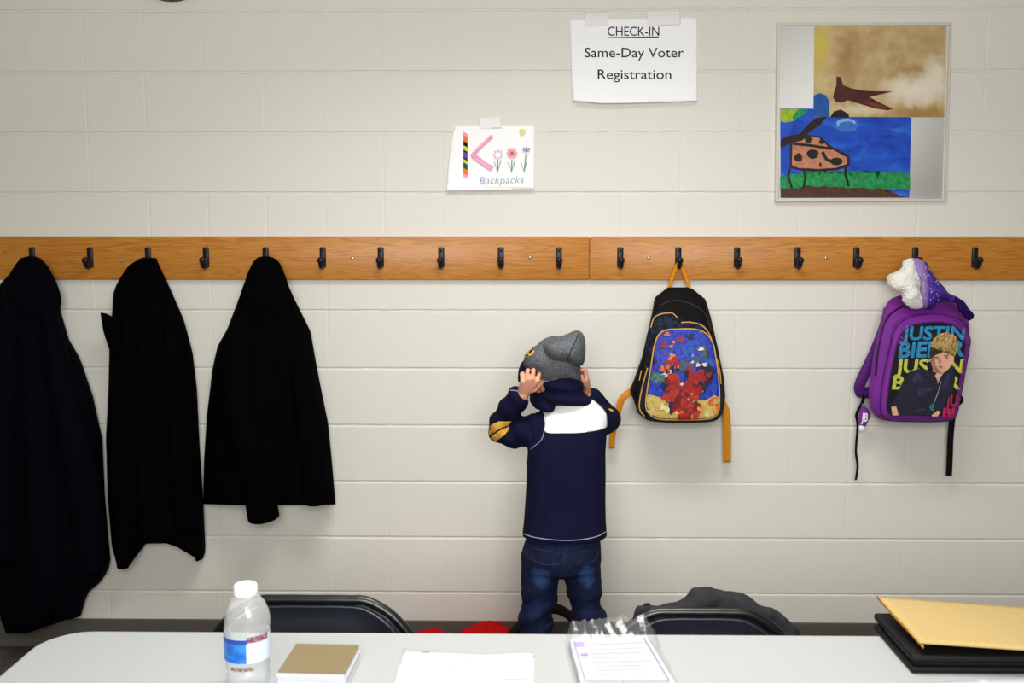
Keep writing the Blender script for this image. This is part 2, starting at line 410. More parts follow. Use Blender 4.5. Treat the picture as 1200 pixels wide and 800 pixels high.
# --- flat artwork, lettering and seams laid on a real surface
def bvh_of(*objs):
    V, F = [], []
    for o in objs:
        off = len(V); org = Vector(o.location)
        if o.parent: org = origin_of(o)
        V += [v.co + org for v in o.data.vertices]; F += [[off + i for i in p.vertices] for p in o.data.polygons]
    return BVHTree.FromPolygons(V, F)
def draper(bvh, lift=.0012, approx=None):
    """(px, py, layer) -> point resting on the surface"""
    def m(px, py, k=0):
        d = ray(px, py).normalized(); h, n, i, t = bvh.ray_cast(CAMP, d)
        if h is None:
            q = P(px, py, approx if approx is not None else -.5); h, n, i, t = bvh.find_nearest(q)
        if n.dot(d) > 0: n = -n
        return h + n * lift * (1 + k * .45)
    return m
def flat(Y, lift=.0006, curve=None):
    def m(px, py, k=0):
        p = P(px, py, Y - (curve(px, py) if curve else 0)); return p - Vector((0, lift * (1 + k * .4), 0))
    return m
def onz(z, lift=.0004, curve=None):
    def m(px, py, k=0):
        p = Pz(px, py, z); p.z += lift * (1 + k * .5) + (curve(p) if curve else 0); return p
    return m
def line(pts, wd, closed=False):
    pts = [Vector(p) for p in pts]; L, R = [], []
    for i, p in enumerate(pts):
        t = pts[min(i + 1, len(pts) - 1)] - pts[max(i - 1, 0)]; n = Vector((-t.y, t.x)).normalized() * wd / 2
        L.append(p + n); R.append(p - n)
    return [[L[i], L[i + 1], R[i + 1], R[i]] for i in range(len(pts) - 1)]
def circ(cx, cy, rx, ry=None, n=18, wob=0, rot=0):
    ry = ry or rx; o = []
    for k in range(n):
        a = 2 * math.pi * k / n; s = 1 + wob * math.sin(3 * a + cx) + wob * .6 * math.sin(5 * a + cy)
        x, y = rx * math.cos(a) * s, ry * math.sin(a) * s
        o.append((cx + x * math.cos(rot) - y * math.sin(rot), cy + x * math.sin(rot) + y * math.cos(rot)))
    return o
def text(s, x0, x1, ybase, cap, shear=0, slope=0, bold=0):
    """triangles of the lettering in photo pixels, fitted between x0 and x1 on the base line"""
    cu = bpy.data.curves.new('t', 'FONT'); cu.body = s; cu.offset = bold; cu.resolution_u = 3
    o = bpy.data.objects.new('t', cu); COL.objects.link(o)
    dg = bpy.context.evaluated_depsgraph_get(); dg.update(); me = bpy.data.meshes.new_from_object(o.evaluated_get(dg), depsgraph=dg)
    xs = [v.co.x for v in me.vertices]; a, b = min(xs), max(xs); sy = cap / .69
    def f(v): return (x0 + (v.x - a) / (b - a) * (x1 - x0) + shear * v.y * sy, ybase - v.y * sy + slope * ((v.x - a) / (b - a)))
    r = [[f(me.vertices[i].co) for i in p.vertices] for p in me.polygons]
    bpy.data.objects.remove(o); bpy.data.curves.remove(cu); bpy.data.meshes.remove(me)
    return r
def art(name, layers, m, parent=None, grid=None, solid=0, label=None):
    """layers: (material, [polygons in px]); one mesh, one material per layer"""
    bm = bmesh.new(); mats = []
    for k, (mt, polys) in enumerate(layers):
        if mt not in mats: mats.append(mt)
        b = bmesh.new()
        for poly in polys:
            try: b.faces.new([b.verts.new((p[0], p[1], k)) for p in poly])
            except ValueError: pass
        g = grid[k] if isinstance(grid, (list, tuple)) else grid
        bmesh.ops.triangulate(b, faces=b.faces[:])
        if g:
            bmesh.ops.dissolve_limit(b, angle_limit=.01, verts=b.verts[:], edges=b.edges[:])
            for ax in (0, 1):
                lo = min(v.co[ax] for v in b.verts); hi = max(v.co[ax] for v in b.verts); x = lo + g
                while x < hi:
                    no = Vector((0, 0, 0)); no[ax] = 1; co = Vector((0, 0, 0)); co[ax] = x
                    bmesh.ops.bisect_plane(b, geom=b.verts[:] + b.edges[:] + b.faces[:], plane_co=co, plane_no=no); x += g
            bmesh.ops.triangulate(b, faces=b.faces[:])
        for f in b.faces: f.material_index = mats.index(mt); f.normal_update()
        for f in list(b.faces):
            if f.normal.z > 0: f.normal_flip()
        for v in b.verts: v.co = m(v.co.x, v.co.y, k)
        bmesh.ops.recalc_face_normals(b, faces=b.faces) if not solid else None
        merge_keep(bm, b)
    me = bpy.data.meshes.new(name); bm.to_mesh(me); bm.free()
    for mt in mats: me.materials.append(mt)
    if solid: me = modmesh(me, [('SOLIDIFY', dict(thickness=solid, offset=0))])
    return link(name, me, mats, parent, bool(solid), label)
def merge_keep(bm, b):
    me = bpy.data.meshes.new('t'); b.to_mesh(me); b.free(); bm.from_mesh(me); bpy.data.meshes.remove(me)
def seam(name, pxs, m, r, mt, parent, label=None):
    bm = bmesh.new(); pts = [m(p.x, p.y, 0) for p in resample(spline([Vector(q) for q in pxs], 8), max(6, len(pxs) * 5), False)]
    tube(bm, pts, r, 6); return done(name, bm, mt, parent, True, label)
def piping(name, pxs, m, r, mt, parent, closed=False, n=60, label=None):
    bm = bmesh.new(); q = [Vector(p) for p in pxs]
    pl = resample(spline(q, 6, closed), n, closed); tube(bm, [m(p.x, p.y, 0) for p in pl], r, 6, closed)
    return done(name, bm, mt, parent, True, label)

# ================================================================== THE SETTING
XL, XR, YF, BC = -4.2, 4.2, -4.17, .2032
def block_wall():
    bm = bmesh.new(); x0 = -0.0854; xs = []
    k0 = int((XL - x0) / BC) - 1; k1 = int((XR - x0) / BC) + 1
    for k in range(k0, k1):
        for d, v in ((-.005, 0), (0, 1), (.005, 0), (.03, 0), (.07, 0), (.1016, 0), (.135, 0), (.17, 0)):
            x = x0 + k * BC + d
            if XL <= x <= XR: xs.append((x, v))
    xs = [(XL, 0)] + xs + [(XR, 0)]
    zs = [(0, 0)]
    for k in range(1, 15):
        for d, v in ((-.0062, 0), (-.0015, 1), (.0025, .8), (.006, 0)):
            z = k * BC + d
            if z < CEIL: zs.append((z, v))
    zs.append((CEIL, 0)); V = []
    rnd = random.Random(3); vis = {}
    for j, (z, hv) in enumerate(zs):
        row = []
        for i, (x, vv) in enumerate(xs):
            cell = (int(round((x - x0) / BC)), int(z / BC))
            vd = vis.setdefault(cell, rnd.uniform(.0002, .0010))
            d = max(hv * rnd.uniform(.0030, .0048), vv * vd)
            jz = rnd.uniform(-.0012, .0012) if hv else 0
            row.append(bm.verts.new((x, d, z + jz)))
        V.append(row)
    for j in range(len(zs) - 1):
        for i in range(len(xs) - 1):
            bm.faces.new((V[j][i], V[j][i + 1], V[j + 1][i + 1], V[j + 1][i]))
    for f in bm.faces: f.normal_update()
    me = bpy.data.meshes.new('wall_back'); bm.to_mesh(me); bm.free()
    o = link('wall_back', me, M['wall'], None, False); tag(o, kind='structure')
block_wall()
def slab(name, lo, hi, mt, bev=0):
    bm = bmesh.new(); box(bm, lo, hi, bev); o = done(name, bm, mt, None, False); tag(o, kind='structure'); return o
slab('floor', (XL, YF, -.05), (XR, .06, 0), M['floor'])
slab('ceiling', (XL, YF, CEIL), (XR, .06, CEIL + .05), M['ceil'])
slab('wall_left', (XL - .1, YF, 0), (XL, .06, CEIL), M['wall'])
slab('wall_right', (XR, YF, 0), (XR + .1, .06, CEIL), M['wall'])
slab('wall_front', (XL, YF - .1, 0), (XR, YF, CEIL), M['wall'])
bm = bmesh.new()      # unseen window frame, added around the fill lamp behind the camera
for x0, x1, z0, z1 in ((-.78, .88, 2.40, 2.47), (-.78, .88, 1.22, 1.30), (-.78, -.70, 1.22, 2.47), (.80, .88, 1.22, 2.47)): box(bm, (x0, YF - .02, z0), (x1, YF + .035, z1), .006)
box(bm, (-.82, YF - .02, 1.19), (.92, YF + .07, 1.225), .006)
tag(done('added_window_1', bm, M['frame'], None, False), kind='structure')
bm = bmesh.new()
prof = [(0.004, 0), (-.016, 0), (-.014, .006), (-.008, .013), (-.005, .022), (-.004, .094), (-.002, .0985), (.004, .0985)]
skin(bm, [[bm.verts.new((x, y, z)) for y, z in prof] for x in (XL, XR)])
tag(done('baseboard_back', bm, M['base'], None, False), kind='structure')

# ================================================================== COAT RAILS
def rail(x0, x1, hooks, screws, label):
    z0, z1, T = 1.3285, 1.4745, .02
    t = thing('coat_rail', label, 'coat rail', ((x0 + x1) / 2, 0, z0))
    bm = bmesh.new(); box(bm, (x0, -T, z0), (x1, 0.0005, z1), .0025); done('board', bm, M['oak'], t)
    for px in hooks:
        a = P(px, 289.5, -T - .004); b = P(px, 314, -T - .004); bm = bmesh.new()
        zt, zb = a.z, b.z; x = a.x
        pl = bmesh.new(); box(pl, (x - .0105, -T - .007, zb + .002), (x + .0105, -T + .0005, zt), .0045, 3); merge(bm, pl)
        pts = spline([(x, -T - .004, zb + .03), (x, -T - .012, zb + .012), (x, -T - .026, zb + .005), (x, -T - .038, zb + .012), (x, -T - .043, zb + .026)], 5)
        tube(bm, pts, [.0085] * (len(pts) - 1) + [.0095], 10, round_cap=True)
        ball(bm, (x, -T - .043, zb + .028), .0118, 12)
        tube(bm, [(x, -T - .0065, zt - .012), (x, -T - .009, zt - .012)], .004, 8)
        done('hook', bm, M['hook'], t)
    for px, py in screws:
        bm = bmesh.new(); p = P(px, py, -T); lathe(bm, [(.0001, .0022), (.003, .002), (.005, .0008), (.0055, -.001)], (0, 0, 0), 14)
        bmesh.ops.rotate(bm, verts=bm.verts, cent=(0, 0, 0), matrix=Matrix.Rotation(math.pi / 2, 3, 'X')); bmesh.ops.translate(bm, verts=bm.verts, vec=p)
        done('screw', bm, M['steel'], t)
XS = P(690.5, 303, -.02).x
rail(-2.35, XS - .0012, [37, 105, 173, 241, 311, 378, 446, 517, 587, 655], [(142, 305), (413, 302.5), (621, 301.5)], 'oak coat rail at left, holding the three dark coats on its black hooks')
rail(XS + .0012, 2.2, [727, 795, 864, 935, 1004, 1073, 1143], [(760, 302), (968, 302)], 'oak coat rail at right, holding the two school backpacks on its black hooks')

# ================================================================== SIGNS ON THE WALL
def quad(c, n=8):
    """outline through four corners"""
    return [tuple(p) for p in c]
# check-in sign
t = thing('paper_sign', 'white printed paper sign reading CHECK-IN Same-Day Voter Registration, taped to the wall', 'sign', P(744, 119, 0))
cv = lambda px, py: .0025 + .020 * max(0, (py - 60) / 60) ** 2.2 + .0022 * (1 + math.sin((px - 667) / 26.))
mp = flat(0, .0004, cv)
art('sheet', [(M['paper'], [[(667, 22.5), (742, 21.5), (817, 20), (817, 118), (780, 119.5), (740, 120.5), (706, 121), (671.5, 118)]])], mp, t, 4, .0004)
art('lettering', [(M['ink'], text('CHECK-IN', 712, 772.5, 42, 10.6, bold=.003) + line([(712, 44.3), (772, 43.4)], 1.3)),
                  (M['ink'], text('Same-Day Voter', 685, 801, 67.2, 11.2, bold=.003)), (M['ink'], text('Registration', 700.5, 786.5, 92.6, 11.2, bold=.003))], flat(0, .0012, cv), t, 3)
for q in ([(684.5, 15), (712.5, 13.5), (713, 30), (685, 32)], [(757.5, 13.5), (797, 12), (797.5, 29), (759, 30.5)]):
    art('tape', [(M['tape'], [q])], flat(0, .0016, lambda a, b: .0075 * max(0, min(1, (b - 14) / 6))), t, 2, .0002, 'clear sticky tape')

# kindergarten drawing sign
t = thing('drawing_sign', 'small white paper with a crayon letter K, three flowers and the word Backpacks', 'sign', P(575, 222, 0))
cv = lambda px, py: .0025 + .012 * max(0, (py - 180) / 42) ** 2 + .0016 * (1 + math.sin((px - 523) / 17.)) + .006 * max(0, (545 - px) / 22)
art('sheet', [(M['paper'], [[(533, 146.5), (580, 147.5), (627, 146), (626.5, 190), (626, 221.5), (575, 222.5), (523.8, 222), (525, 200), (529, 165)]])], flat(0, .0004, cv), t, 4, .0004)
bands = [('pink', 155, 159), ('orangec', 159, 166), ('black', 166, 171), ('yel', 171, 176), ('black', 176, 178), ('viol', 178, 185), ('black', 185, 187), ('yel', 187, 191), ('teal', 191, 197.5), ('orangec', 197.5, 204), ('pink', 204, 207)]
L = [(M['c_' + n], [[(543, a - 1), (548, a + 2), (548, b + 2), (543, b - 1)]]) for n, a, b in bands]
L.append((M['c_pink'], line([(577, 159.5), (565, 170), (552.5, 183)], 4.2) + line([(554, 182), (566, 191), (577, 198)], 6)))
L.append((M['c_palepink'], line([(573, 160.5), (556, 178)], 1.2) + line([(558, 186), (573, 196)], 1.4)))
L.append((M['c_palepink'], sum([line([(583.6 + 4 * math.cos(a), 181 + 4 * math.sin(a)), (583.6 + 6 * math.cos(a), 181 + 6 * math.sin(a))], 2.0) for a in [k * .785 for k in range(8)]], []) + line(circ(583.6, 181, 4, n=14) + [(587.6, 181)], 1.0)))
L.append((M['c_redp'], sum([line([(600 + 1.5 * math.cos(a), 179.5 + 1.5 * math.sin(a)), (600 + 6.5 * math.cos(a), 179.5 + 6.5 * math.sin(a))], 1.7) for a in [k * .628 for k in range(10)]], [])))
L.append((M['c_redc'], [circ(600, 179.5, 2)]))
L.append((M['c_lav'], sum([line([(616.5, 175.5), (616.5 + 5 * math.cos(a), 175.5 + 3.5 * math.sin(a))], 1.1) for a in [k * .8 for k in range(8)]], [])))
L.append((M['c_green'], sum([line([(x0, y0), (xb, 202)], 1.0) + line([(xb - 4, 190), (xb, 201), (xb + 4, 188)], .9) for x0, y0, xb in ((583.6, 187, 583.2), (600, 187, 599.5), (616.5, 180, 614))], [])))
L.append((M['c_sunny'], [circ(612, 154.5, 3.6, wob=.1)]))
L.append((M['c_bluegrey'], text('Backpacks', 562, 613, 215.8, 8.6, .25, -1.5, -.012)))
L.append((M['c_sunny'], line([(568, 219.3), (622, 219.6)], .9)))
art('crayon_drawing', L, flat(0, .0012, cv), t, 3)
art('tape', [(M['tape'], [[(561, 138), (586, 136.5), (588, 150), (563, 151)]])], flat(0, .0016, lambda a, b: .0065 * max(0, min(1, (b - 138) / 7))), t, 2, .0002, 'clear sticky tape')

# framed display with two paintings
t = thing('picture_frame', 'square clear-fronted display frame holding two overlapping children\'s paintings', 'picture frame', P(1008, 236, 0))
FO = [(909.5, 28), (1113.5, 27.5), (1106.8, 235.8), (907.2, 236.8)]
bm = bmesh.new(); q = [P(x, y, 0) for x, y in FO]
rings = []
cen = sum(q, Vector()) / 4
for Y, s in ((0, 1), (-.016, 1), (-.018, .994), (-.018, .972), (-.010, .970), (-.010, .5)):
    rings.append([bm.verts.new(cen.lerp(v, s) + Vector((0, Y, 0))) for v in q])
skin(bm, rings, caps=False); bm.faces.new(rings[0]); done('frame', bm, M['frame'], t, False)
art('backing_board', [(M['backing'], [[(912, 31), (1110, 30.5), (1104, 233), (910, 234)]])], flat(-.0105, .0002), t, None, .0004)
def pmap(px, py): return 890 + px / 3.333, 10 + py / 3.333
pm = lambda L: [pmap(*p) for p in L]
# upper painting: tan sky with a brown bird
o0 = origin_of(t); pl = lambda x, y: tuple(P(*pmap(x, y), -.012) - o0)
tan = spots_mat('paint_tan_sky', ('#bfa071', '#d3b98c'), [(pl(235, 150), (.055, .05, .11), '#d8c45a', .9), (pl(250, 290), (.04, .05, .06), '#d6c88e', .6), (pl(345, 190), (.05, .05, .13), '#a98751', .8), (pl(600, 245), (.09, .05, .03), '#a98751', .8),
     (pl(660, 140), (.1, .05, .08), '#b39668', .6), (pl(600, 320), (.14, .05, .07), '#efe8d6', .95), (pl(685, 270), (.06, .05, .09), '#ece4d0', .9), (pl(400, 395), (.13, .05, .025), '#e2d6b4', .8), (pl(640, 412), (.16, .05, .035), '#a8834b', .9)], 26, (80, .3, .001))
for n, h, h2 in (('tancloud', '#e2d8bf', '#cdb88f'), ('tanyellow', '#c5b24e', '#b89f5e'), ('tanbrown', '#9a7a4a', '#b2925f')):
    M['p_' + n] = mat('paint_' + n, h, .6, .25, noise=(40, h2, .12), bump=(80, .3, .001))
art('bird_painting', [
    (tan, [[(954.3, 31), (1107.5, 31), (1106.6, 137.5), (953, 137)]]),
    (M['p_tailblue'], [pm([(211, 340), (235, 330), (258, 338), (274, 365), (272, 424), (210, 422)])]),
    (M['p_black'], [pm([(276, 424), (290, 402), (318, 394), (348, 412), (350, 424)])]),
    (M['p_brown'], [pm([(300, 265), (316, 268), (328, 300), (360, 312), (420, 322), (522, 324), (470, 336), (430, 346), (470, 368), (524, 392), (500, 398), (450, 390), (400, 375), (345, 358), (322, 368), (296, 364), (287, 348), (292, 320), (300, 300)])]),
    (M['p_rust'], [pm([(404, 366), (440, 366), (520, 394), (460, 388)])]),
], flat(-.0112, .0005), t)
blue = mat('paint_blue_sky', '#0f3fae', .6, .25, bump=(80, .3, .001)); nt, b = nodes_of(blue)
tc = N(nt, 'ShaderNodeTexCoord'); n1 = N(nt, 'ShaderNodeTexNoise'); n1.inputs['Scale'].default_value = 18; n1.inputs['Detail'].default_value = 5; n1.inputs['Distortion'].default_value = .8
mpn = N(nt, 'ShaderNodeMapping'); mpn.inputs['Scale'].default_value = (.6, 1, 1.3); nt.links.new(tc.outputs['Object'], mpn.inputs[0]); nt.links.new(mpn.outputs[0], n1.inputs['Vector'])
nt.links.new(ramp(nt, n1.outputs['Fac'], [(.3, '#0d36aa'), (.55, '#1a54cc'), (.75, '#3a7ade')]), b.inputs['Base Color'])
rg = random.Random(5)
grass = [(80, 705)] + [(80 + i * 12.7, 655 - (i % 2) * 16 + rg.uniform(-8, 8) - (10 if i > 30 else 0)) for i in range(41)] + [(588, 705)]
dirt = [(82, 738)] + [(82 + i * 24, (704 if i < 4 else 694 + (i - 4) * .8) + rg.uniform(-4, 4) + max(0, i - 16) * 6) for i in range(21)] + [(584, 738)]
art('animal_painting', [
    (blue, [[(914, 127), (953, 127.2), (953, 137.5), (1068, 137.8), (1065.5, 231.5), (915, 232)]]),
    (M['p_lime'], [pm([(81, 392), (150, 392), (160, 410), (130, 440), (100, 445), (81, 440)])]),
    (M['p_green'], [pm([(150, 393), (190, 393), (175, 415), (150, 425), (135, 440), (128, 425)])]),
    (M['p_cloudblue'], [circ(*pmap(340, 455), 14.5, 8.4), pm([(190, 630), (330, 628), (335, 660), (250, 680), (195, 660)])]),
    (M['p_cloud'], [circ(*pmap(338, 448), 11, 5.5)] ),
    (M['p_cloudblue'], [circ(*pmap(342, 456), 9.5, 4.6)]),
    (M['p_green'], [pm(grass)]), (M['p_dirt'], [pm(dirt)]),
    (M['p_darkbrown'], [pm([(118, 540), (128, 500), (180, 492), (235, 498), (278, 536), (350, 575), (352, 612), (300, 632), (225, 636), (160, 632), (118, 622)])]),
    (M['p_salmon'], [pm([(128, 530), (150, 506), (190, 498), (232, 505), (272, 544), (342, 582), (342, 606), (298, 622), (228, 626), (150, 622), (126, 612)])]),
    (M['p_darkbrown'], [pm([(80, 535), (84, 512), (110, 498), (160, 488), (185, 500), (165, 516), (110, 530), (88, 545)]), pm([(158, 488), (185, 455), (215, 430), (262, 422), (235, 455), (200, 480), (178, 496)])]
        + [list(p) for p in line([pmap(130, 528), pmap(200, 535), pmap(282, 548)], 3.2)] + [list(p) for p in line([pmap(245, 560), pmap(262, 590), pmap(290, 600)], 4)]),
    (M['p_black'], [circ(*pmap(151, 582), 4.8, 5, wob=.08), circ(*pmap(207, 568), 7, 5.6, wob=.05), circ(*pmap(190, 511), 4, 4.2), circ(*pmap(243, 520), 3.4, 3), circ(*pmap(300, 597), 7.2, 4.6), circ(*pmap(237, 610), 1.4, 3)]
        + [list(p) for p in line([pmap(118, 625), pmap(112, 655), pmap(127, 703)], 2.6)] + [list(p) for p in line([pmap(172, 630), pmap(178, 665), pmap(170, 702)], 2.6)] + [list(p) for p in line([pmap(335, 610), pmap(336, 650), pmap(348, 694)], 3)]
        + [list(p) for p in line([pmap(255, 628), pmap(258, 642)], 2.4)]),
], flat(-.0110, .0005), t)
art('glazing', [(M['acrylic'], [[(912, 31), (1110, 30.5), (1104, 233), (910, 234)]])], flat(-.0155, .0002), t, None, 0, 'clear acrylic front')

# dark fixture peeking in at the very top
bm = bmesh.new(); c = P(202, 2.5, 0) + Vector((0, 0, .15))
lathe(bm, [(.0001, .045), (.12, .045), (.14, .038), (.15, .02), (.15, 0)], (0, 0, 0), 40)
bmesh.ops.rotate(bm, verts=bm.verts, cent=(0, 0, 0), matrix=Matrix.Rotation(math.pi / 2, 3, 'X')); bmesh.ops.translate(bm, verts=bm.verts, vec=c)
base_obj('wall_disc', bm, M['darkfix'], (c.x, 0, c.z), 'dark round fixture high on the wall, only its bottom edge in view', 'wall fixture')

# ================================================================== COATS
def interp(pts, y):
    if y <= pts[0][1]: return pts[0][0]
    for (x0, y0), (x1, y1) in zip(pts, pts[1:]):
        if y <= y1: return x0 + (x1 - x0) * (y - y0) / max(1e-6, y1 - y0)
    return pts[-1][0]
def interp_u(pts, u):
    return interp([(b, a) for a, b in pts], u)
def coat_body(L, R, hem, top, depth, folds, name, mt, parent, nu=30, nt_=44, seed=0):
    bm = bmesh.new(); rings = []
    for j in range(nt_ + 1):
        tt = j / nt_; ring = []
        d = depth * (.42 + .58 * min(1, tt * 2.4) ** .8)
        for side in (0, 1):
            for i in range(nu):
                u = i / nu if side == 0 else 1 - i / nu
                y = top + tt * (interp_u(hem, u) - top)
                x = interp(L, y) + u * (interp(R, y) - interp(L, y))
                if side == 0:
                    f = sum(a * math.cos(2 * math.pi * k * u + ph + .8 * tt) for k, a, ph in folds) * tt ** .7
                    s = math.sin(math.pi * u) ** .55 if 0 < u < 1 else 0
                    Y = -.040 - d * s - f * s
                else:
                    s = math.sin(math.pi * u) ** .5 if 0 < u < 1 else 0
                    back = .034 if tt > .25 else .034 * (tt / .25) - .012 * (1 - tt / .25)
                    Y = -.040 + back * s
                ring.append(bm.verts.new(P(x, y, Y)))
        rings.append(ring)
    skin(bm, rings, caps=True)
    return done(name, bm, mt, parent)
def sleeve(parent, pts, rs, mt):
    bm = bmesh.new(); q = spline([Vector(P(*p)) for p in pts], 7)
    rr = [r[0] for r in spline([Vector((r, 0)) for r in rs], 7)]
    a = (q[0] - q[1]).normalized(); q = [q[0] + a * rr[0] * k for k in (.97, .75, .4)] + q; rr = [rr[0] * .2, rr[0] * .65, rr[0] * .92] + rr
    tube(bm, q, rr, 16)
    done('sleeve', bm, mt, parent)
# long coat at far left
t = thing('coat', 'long dark navy coat hanging at the far left, longest of the three', 'coat', P(37, 742, 0), 'dark coats on the rail')
coat_body([(24, 303), (12, 320), (-2, 335), (-14, 370), (-24, 430), (-30, 520), (-28, 600), (-16, 680), (8, 745)],
          [(47, 303), (58, 316), (69, 336), (71, 364), (81, 398), (94, 420), (109, 464), (120, 514), (123, 580), (128, 640), (130, 660), (120, 680), (102, 695), (94, 724)],
          [(0, 742), (.1, 742), (.28, 742), (.38, 739), (.5, 728), (.62, 717), (.72, 722), (.85, 726), (1, 722)], 302, .125,
          ((2, .010, .3), (4, .012, 1.2), (7, .006, .5)), 'coat_body', M['navycoat'], t)
sleeve(t, [(55, 350, -.10), (68, 430, -.145), (90, 530, -.155), (104, 610, -.14), (108, 667, -.13)], (.022, .042, .055, .055, .044), M['navycoat'])
sleeve(t, [(20, 345, -.10), (6, 430, -.145), (0, 560, -.15), (2, 655, -.14)], (.022, .046, .055, .048), M['navycoat'])
bm = bmesh.new(); inflate(bm, [(26, 302), (48, 303), (66, 330), (72, 356), (60, 372), (36, 378), (12, 368), (4, 340), (12, 320)], -.115, .03, 40, 6); done('collar', bm, M['navycoat'], t)
# middle coat
t = thing('coat', 'black coat with its collar tip sticking out, between the two other dark coats', 'coat', P(178, 660, 0), 'dark coats on the rail')
coat_body([(165, 303), (150, 311), (141, 325), (133, 340), (131, 372), (128, 409), (127, 457), (124, 514), (126, 580), (131, 640), (138, 666)],
          [(183, 303), (190, 318), (200, 339), (216, 376), (226, 414), (231, 457), (234, 520), (238, 582), (241, 645), (236, 660)],
          [(0, 664), (.1, 666), (.17, 660), (.24, 640), (.4, 632), (.55, 634), (.72, 639), (.86, 646), (.93, 658), (1, 655)], 302, .115,
          ((2, .012, .9), (5, .010, .4), (8, .005, 1.5)), 'coat_body', M['blackcoat'], t)
sleeve(t, [(158, 345, -.08), (150, 420, -.12), (146, 520, -.13), (146, 610, -.12), (144, 664, -.105)], (.02, .035, .045, .036, .020), M['blackcoat'])
sleeve(t, [(192, 345, -.08), (205, 430, -.115), (213, 540, -.12), (219, 620, -.115)], (.018, .035, .042, .040), M['blackcoat'])
bm = bmesh.new(); inflate(bm, [(117.5, 366), (121, 388), (128, 410), (140, 416), (146, 392), (140, 372), (132, 371), (124, 367)], -.10, .012, 36, 5, False); done('collar', bm, M['blackcoat'], t)
# right coat
t = thing('coat', 'shorter black coat with one cuff hanging below its hem, nearest the child', 'coat', P(315, 605, 0), 'dark coats on the rail')
coat_body([(303, 302), (296, 308), (290, 320), (287, 330), (276, 360), (266, 386), (255, 405), (249, 432), (242.5, 486), (239, 540), (238, 592)],
          [(318, 302), (326, 306), (331, 318), (335, 330), (348, 356), (364, 388), (371, 428), (378, 464), (384.5, 495), (389, 540), (393.5, 592)],
          [(0, 590.5), (.3, 592), (.55, 586), (.62, 582), (.74, 586), (.77, 592), (1, 591)], 301, .125,
          ((2, .012, 2.0), (4, .012, .2), (7, .006, 1.0)), 'coat_body', M['blackcoat'], t)
bm = bmesh.new(); inflate(bm, [(303, 301), (319, 301), (329, 310), (338, 334), (346, 362), (318, 380), (285, 372), (280, 352), (290, 322), (296, 308)], -.11, .038, 40, 6); done('hood', bm, M['blackcoat'], t)
sleeve(t, [(292, 345, -.09), (279, 405, -.13), (283, 480, -.155), (299, 550, -.155), (309, 606, -.13)], (.02, .036, .05, .052, .054), M['blackcoat'])
sleeve(t, [(332, 345, -.09), (346, 400, -.12), (359, 470, -.145), (367, 540, -.145), (372, 588, -.135)], (.02, .036, .045, .045, .044), M['blackcoat'])

# ================================================================== BLACK BACKPACK
t = thing('backpack', 'black backpack with yellow piping, orange straps and a colourful picture panel', 'backpack', P(795, 496, 0), 'school backpacks on the rail')
def bagmap(o, lift=.002, approx=-.15): return draper(bvh_of(*o), lift, approx)
BO = [(784, 337), (810, 337), (826.7, 350.5), (833, 371.5), (841.8, 410), (848.8, 445), (850, 466), (847, 485), (836.5, 494), (787.5, 496), (759.5, 493), (747, 484), (744, 473), (738, 457), (744, 441.5), (752.5, 417), (758, 392.5), (765, 364.5), (768, 349)]
bm = bmesh.new(); loft_px(bm, BO, [(-.012, 5), (-.02, 2), (-.045, 0), (-.10, 0), (-.128, 3), (-.142, 8)], 96, False)
for v in bm.verts:
    f = max(0, min(1, (v.co.z - 1.17) / .13)); v.co.y = -.05 + (v.co.y + .05) * (1 - .5 * f)
body = done('main_compartment', bm, M['blackbag'], t)
star = mat('star_pattern_nylon', '#09080b', .7, .2, noise=(70, '#1d2440', .07), bump=(500, .3, .0008))
MO = [(758, 392), (771.7, 366.5), (787.5, 364.5), (797, 374), (819, 377), (831, 387), (840, 417), (846, 447), (846, 480), (836, 493.5), (790, 495), (760, 492.5), (748, 482), (747.5, 469.5), (751, 450), (756, 425)]
bm = bmesh.new(); loft_px(bm, MO, [(-.085, 2), (-.12, 0), (-.158, 0), (-.172, 2.5), (-.178, 6)], 80)
for v in bm.verts:
    f = max(0, min(1, (v.co.z - 1.20) / .06)); v.co.y = v.co.y + .055 * f
mid = done('middle_pocket', bm, star, t)
FOu = [(779, 385.4), (797, 384), (815, 384.3), (828, 389.5), (836, 401), (840, 420), (843.4, 446), (844, 475.6), (841, 487), (831, 492), (798.7, 493), (771, 492), (759.7, 486), (755.7, 475.6), (758, 454.5), (762, 430), (765.4, 407), (770, 392.7)]
bm = bmesh.new(); loft_px(bm, FOu, [(-.13, 1), (-.165, 0), (-.196, .4), (-.206, 2.2), (-.210, 5)], 80)
for v in bm.verts:
    f = max(0, min(1, (v.co.z - 1.06) / .12)); v.co.y = v.co.y + .03 * f
pocket = done('front_pocket', bm, M['blackbag'], t)
mf = draper(bvh_of(pocket), .0015, -.2)
q = lambda x, y: (750 + x / 6.155, 370 + y / 6.155)
qq = lambda L: [q(*p) for p in L]
inner = [tuple(Vector(p).lerp(Vector((800, 440)), .05)) for p in spline([Vector(p) for p in FOu], 5, True)]
def clip(poly, conv):
    c = sum((Vector(p) for p in conv), Vector((0, 0))) / len(conv); out = [Vector(p) for p in poly]
    for a, b in zip(conv, conv[1:] + conv[:1]):
        a, b = Vector(a), Vector(b); n = Vector((a.y - b.y, b.x - a.x))
        if n.length < 1e-6: continue
        if n.dot(c - a) < 0: n = -n
        src, out = out, []
        for p, r in zip(src, src[1:] + src[:1]):
            dp, dr = n.dot(p - a), n.dot(r - a)
            if dp >= 0: out.append(p)
            if dp * dr < 0: out.append(p.lerp(r, dp / (dp - dr)))
        if not out: return []
    return [tuple(p) for p in out]
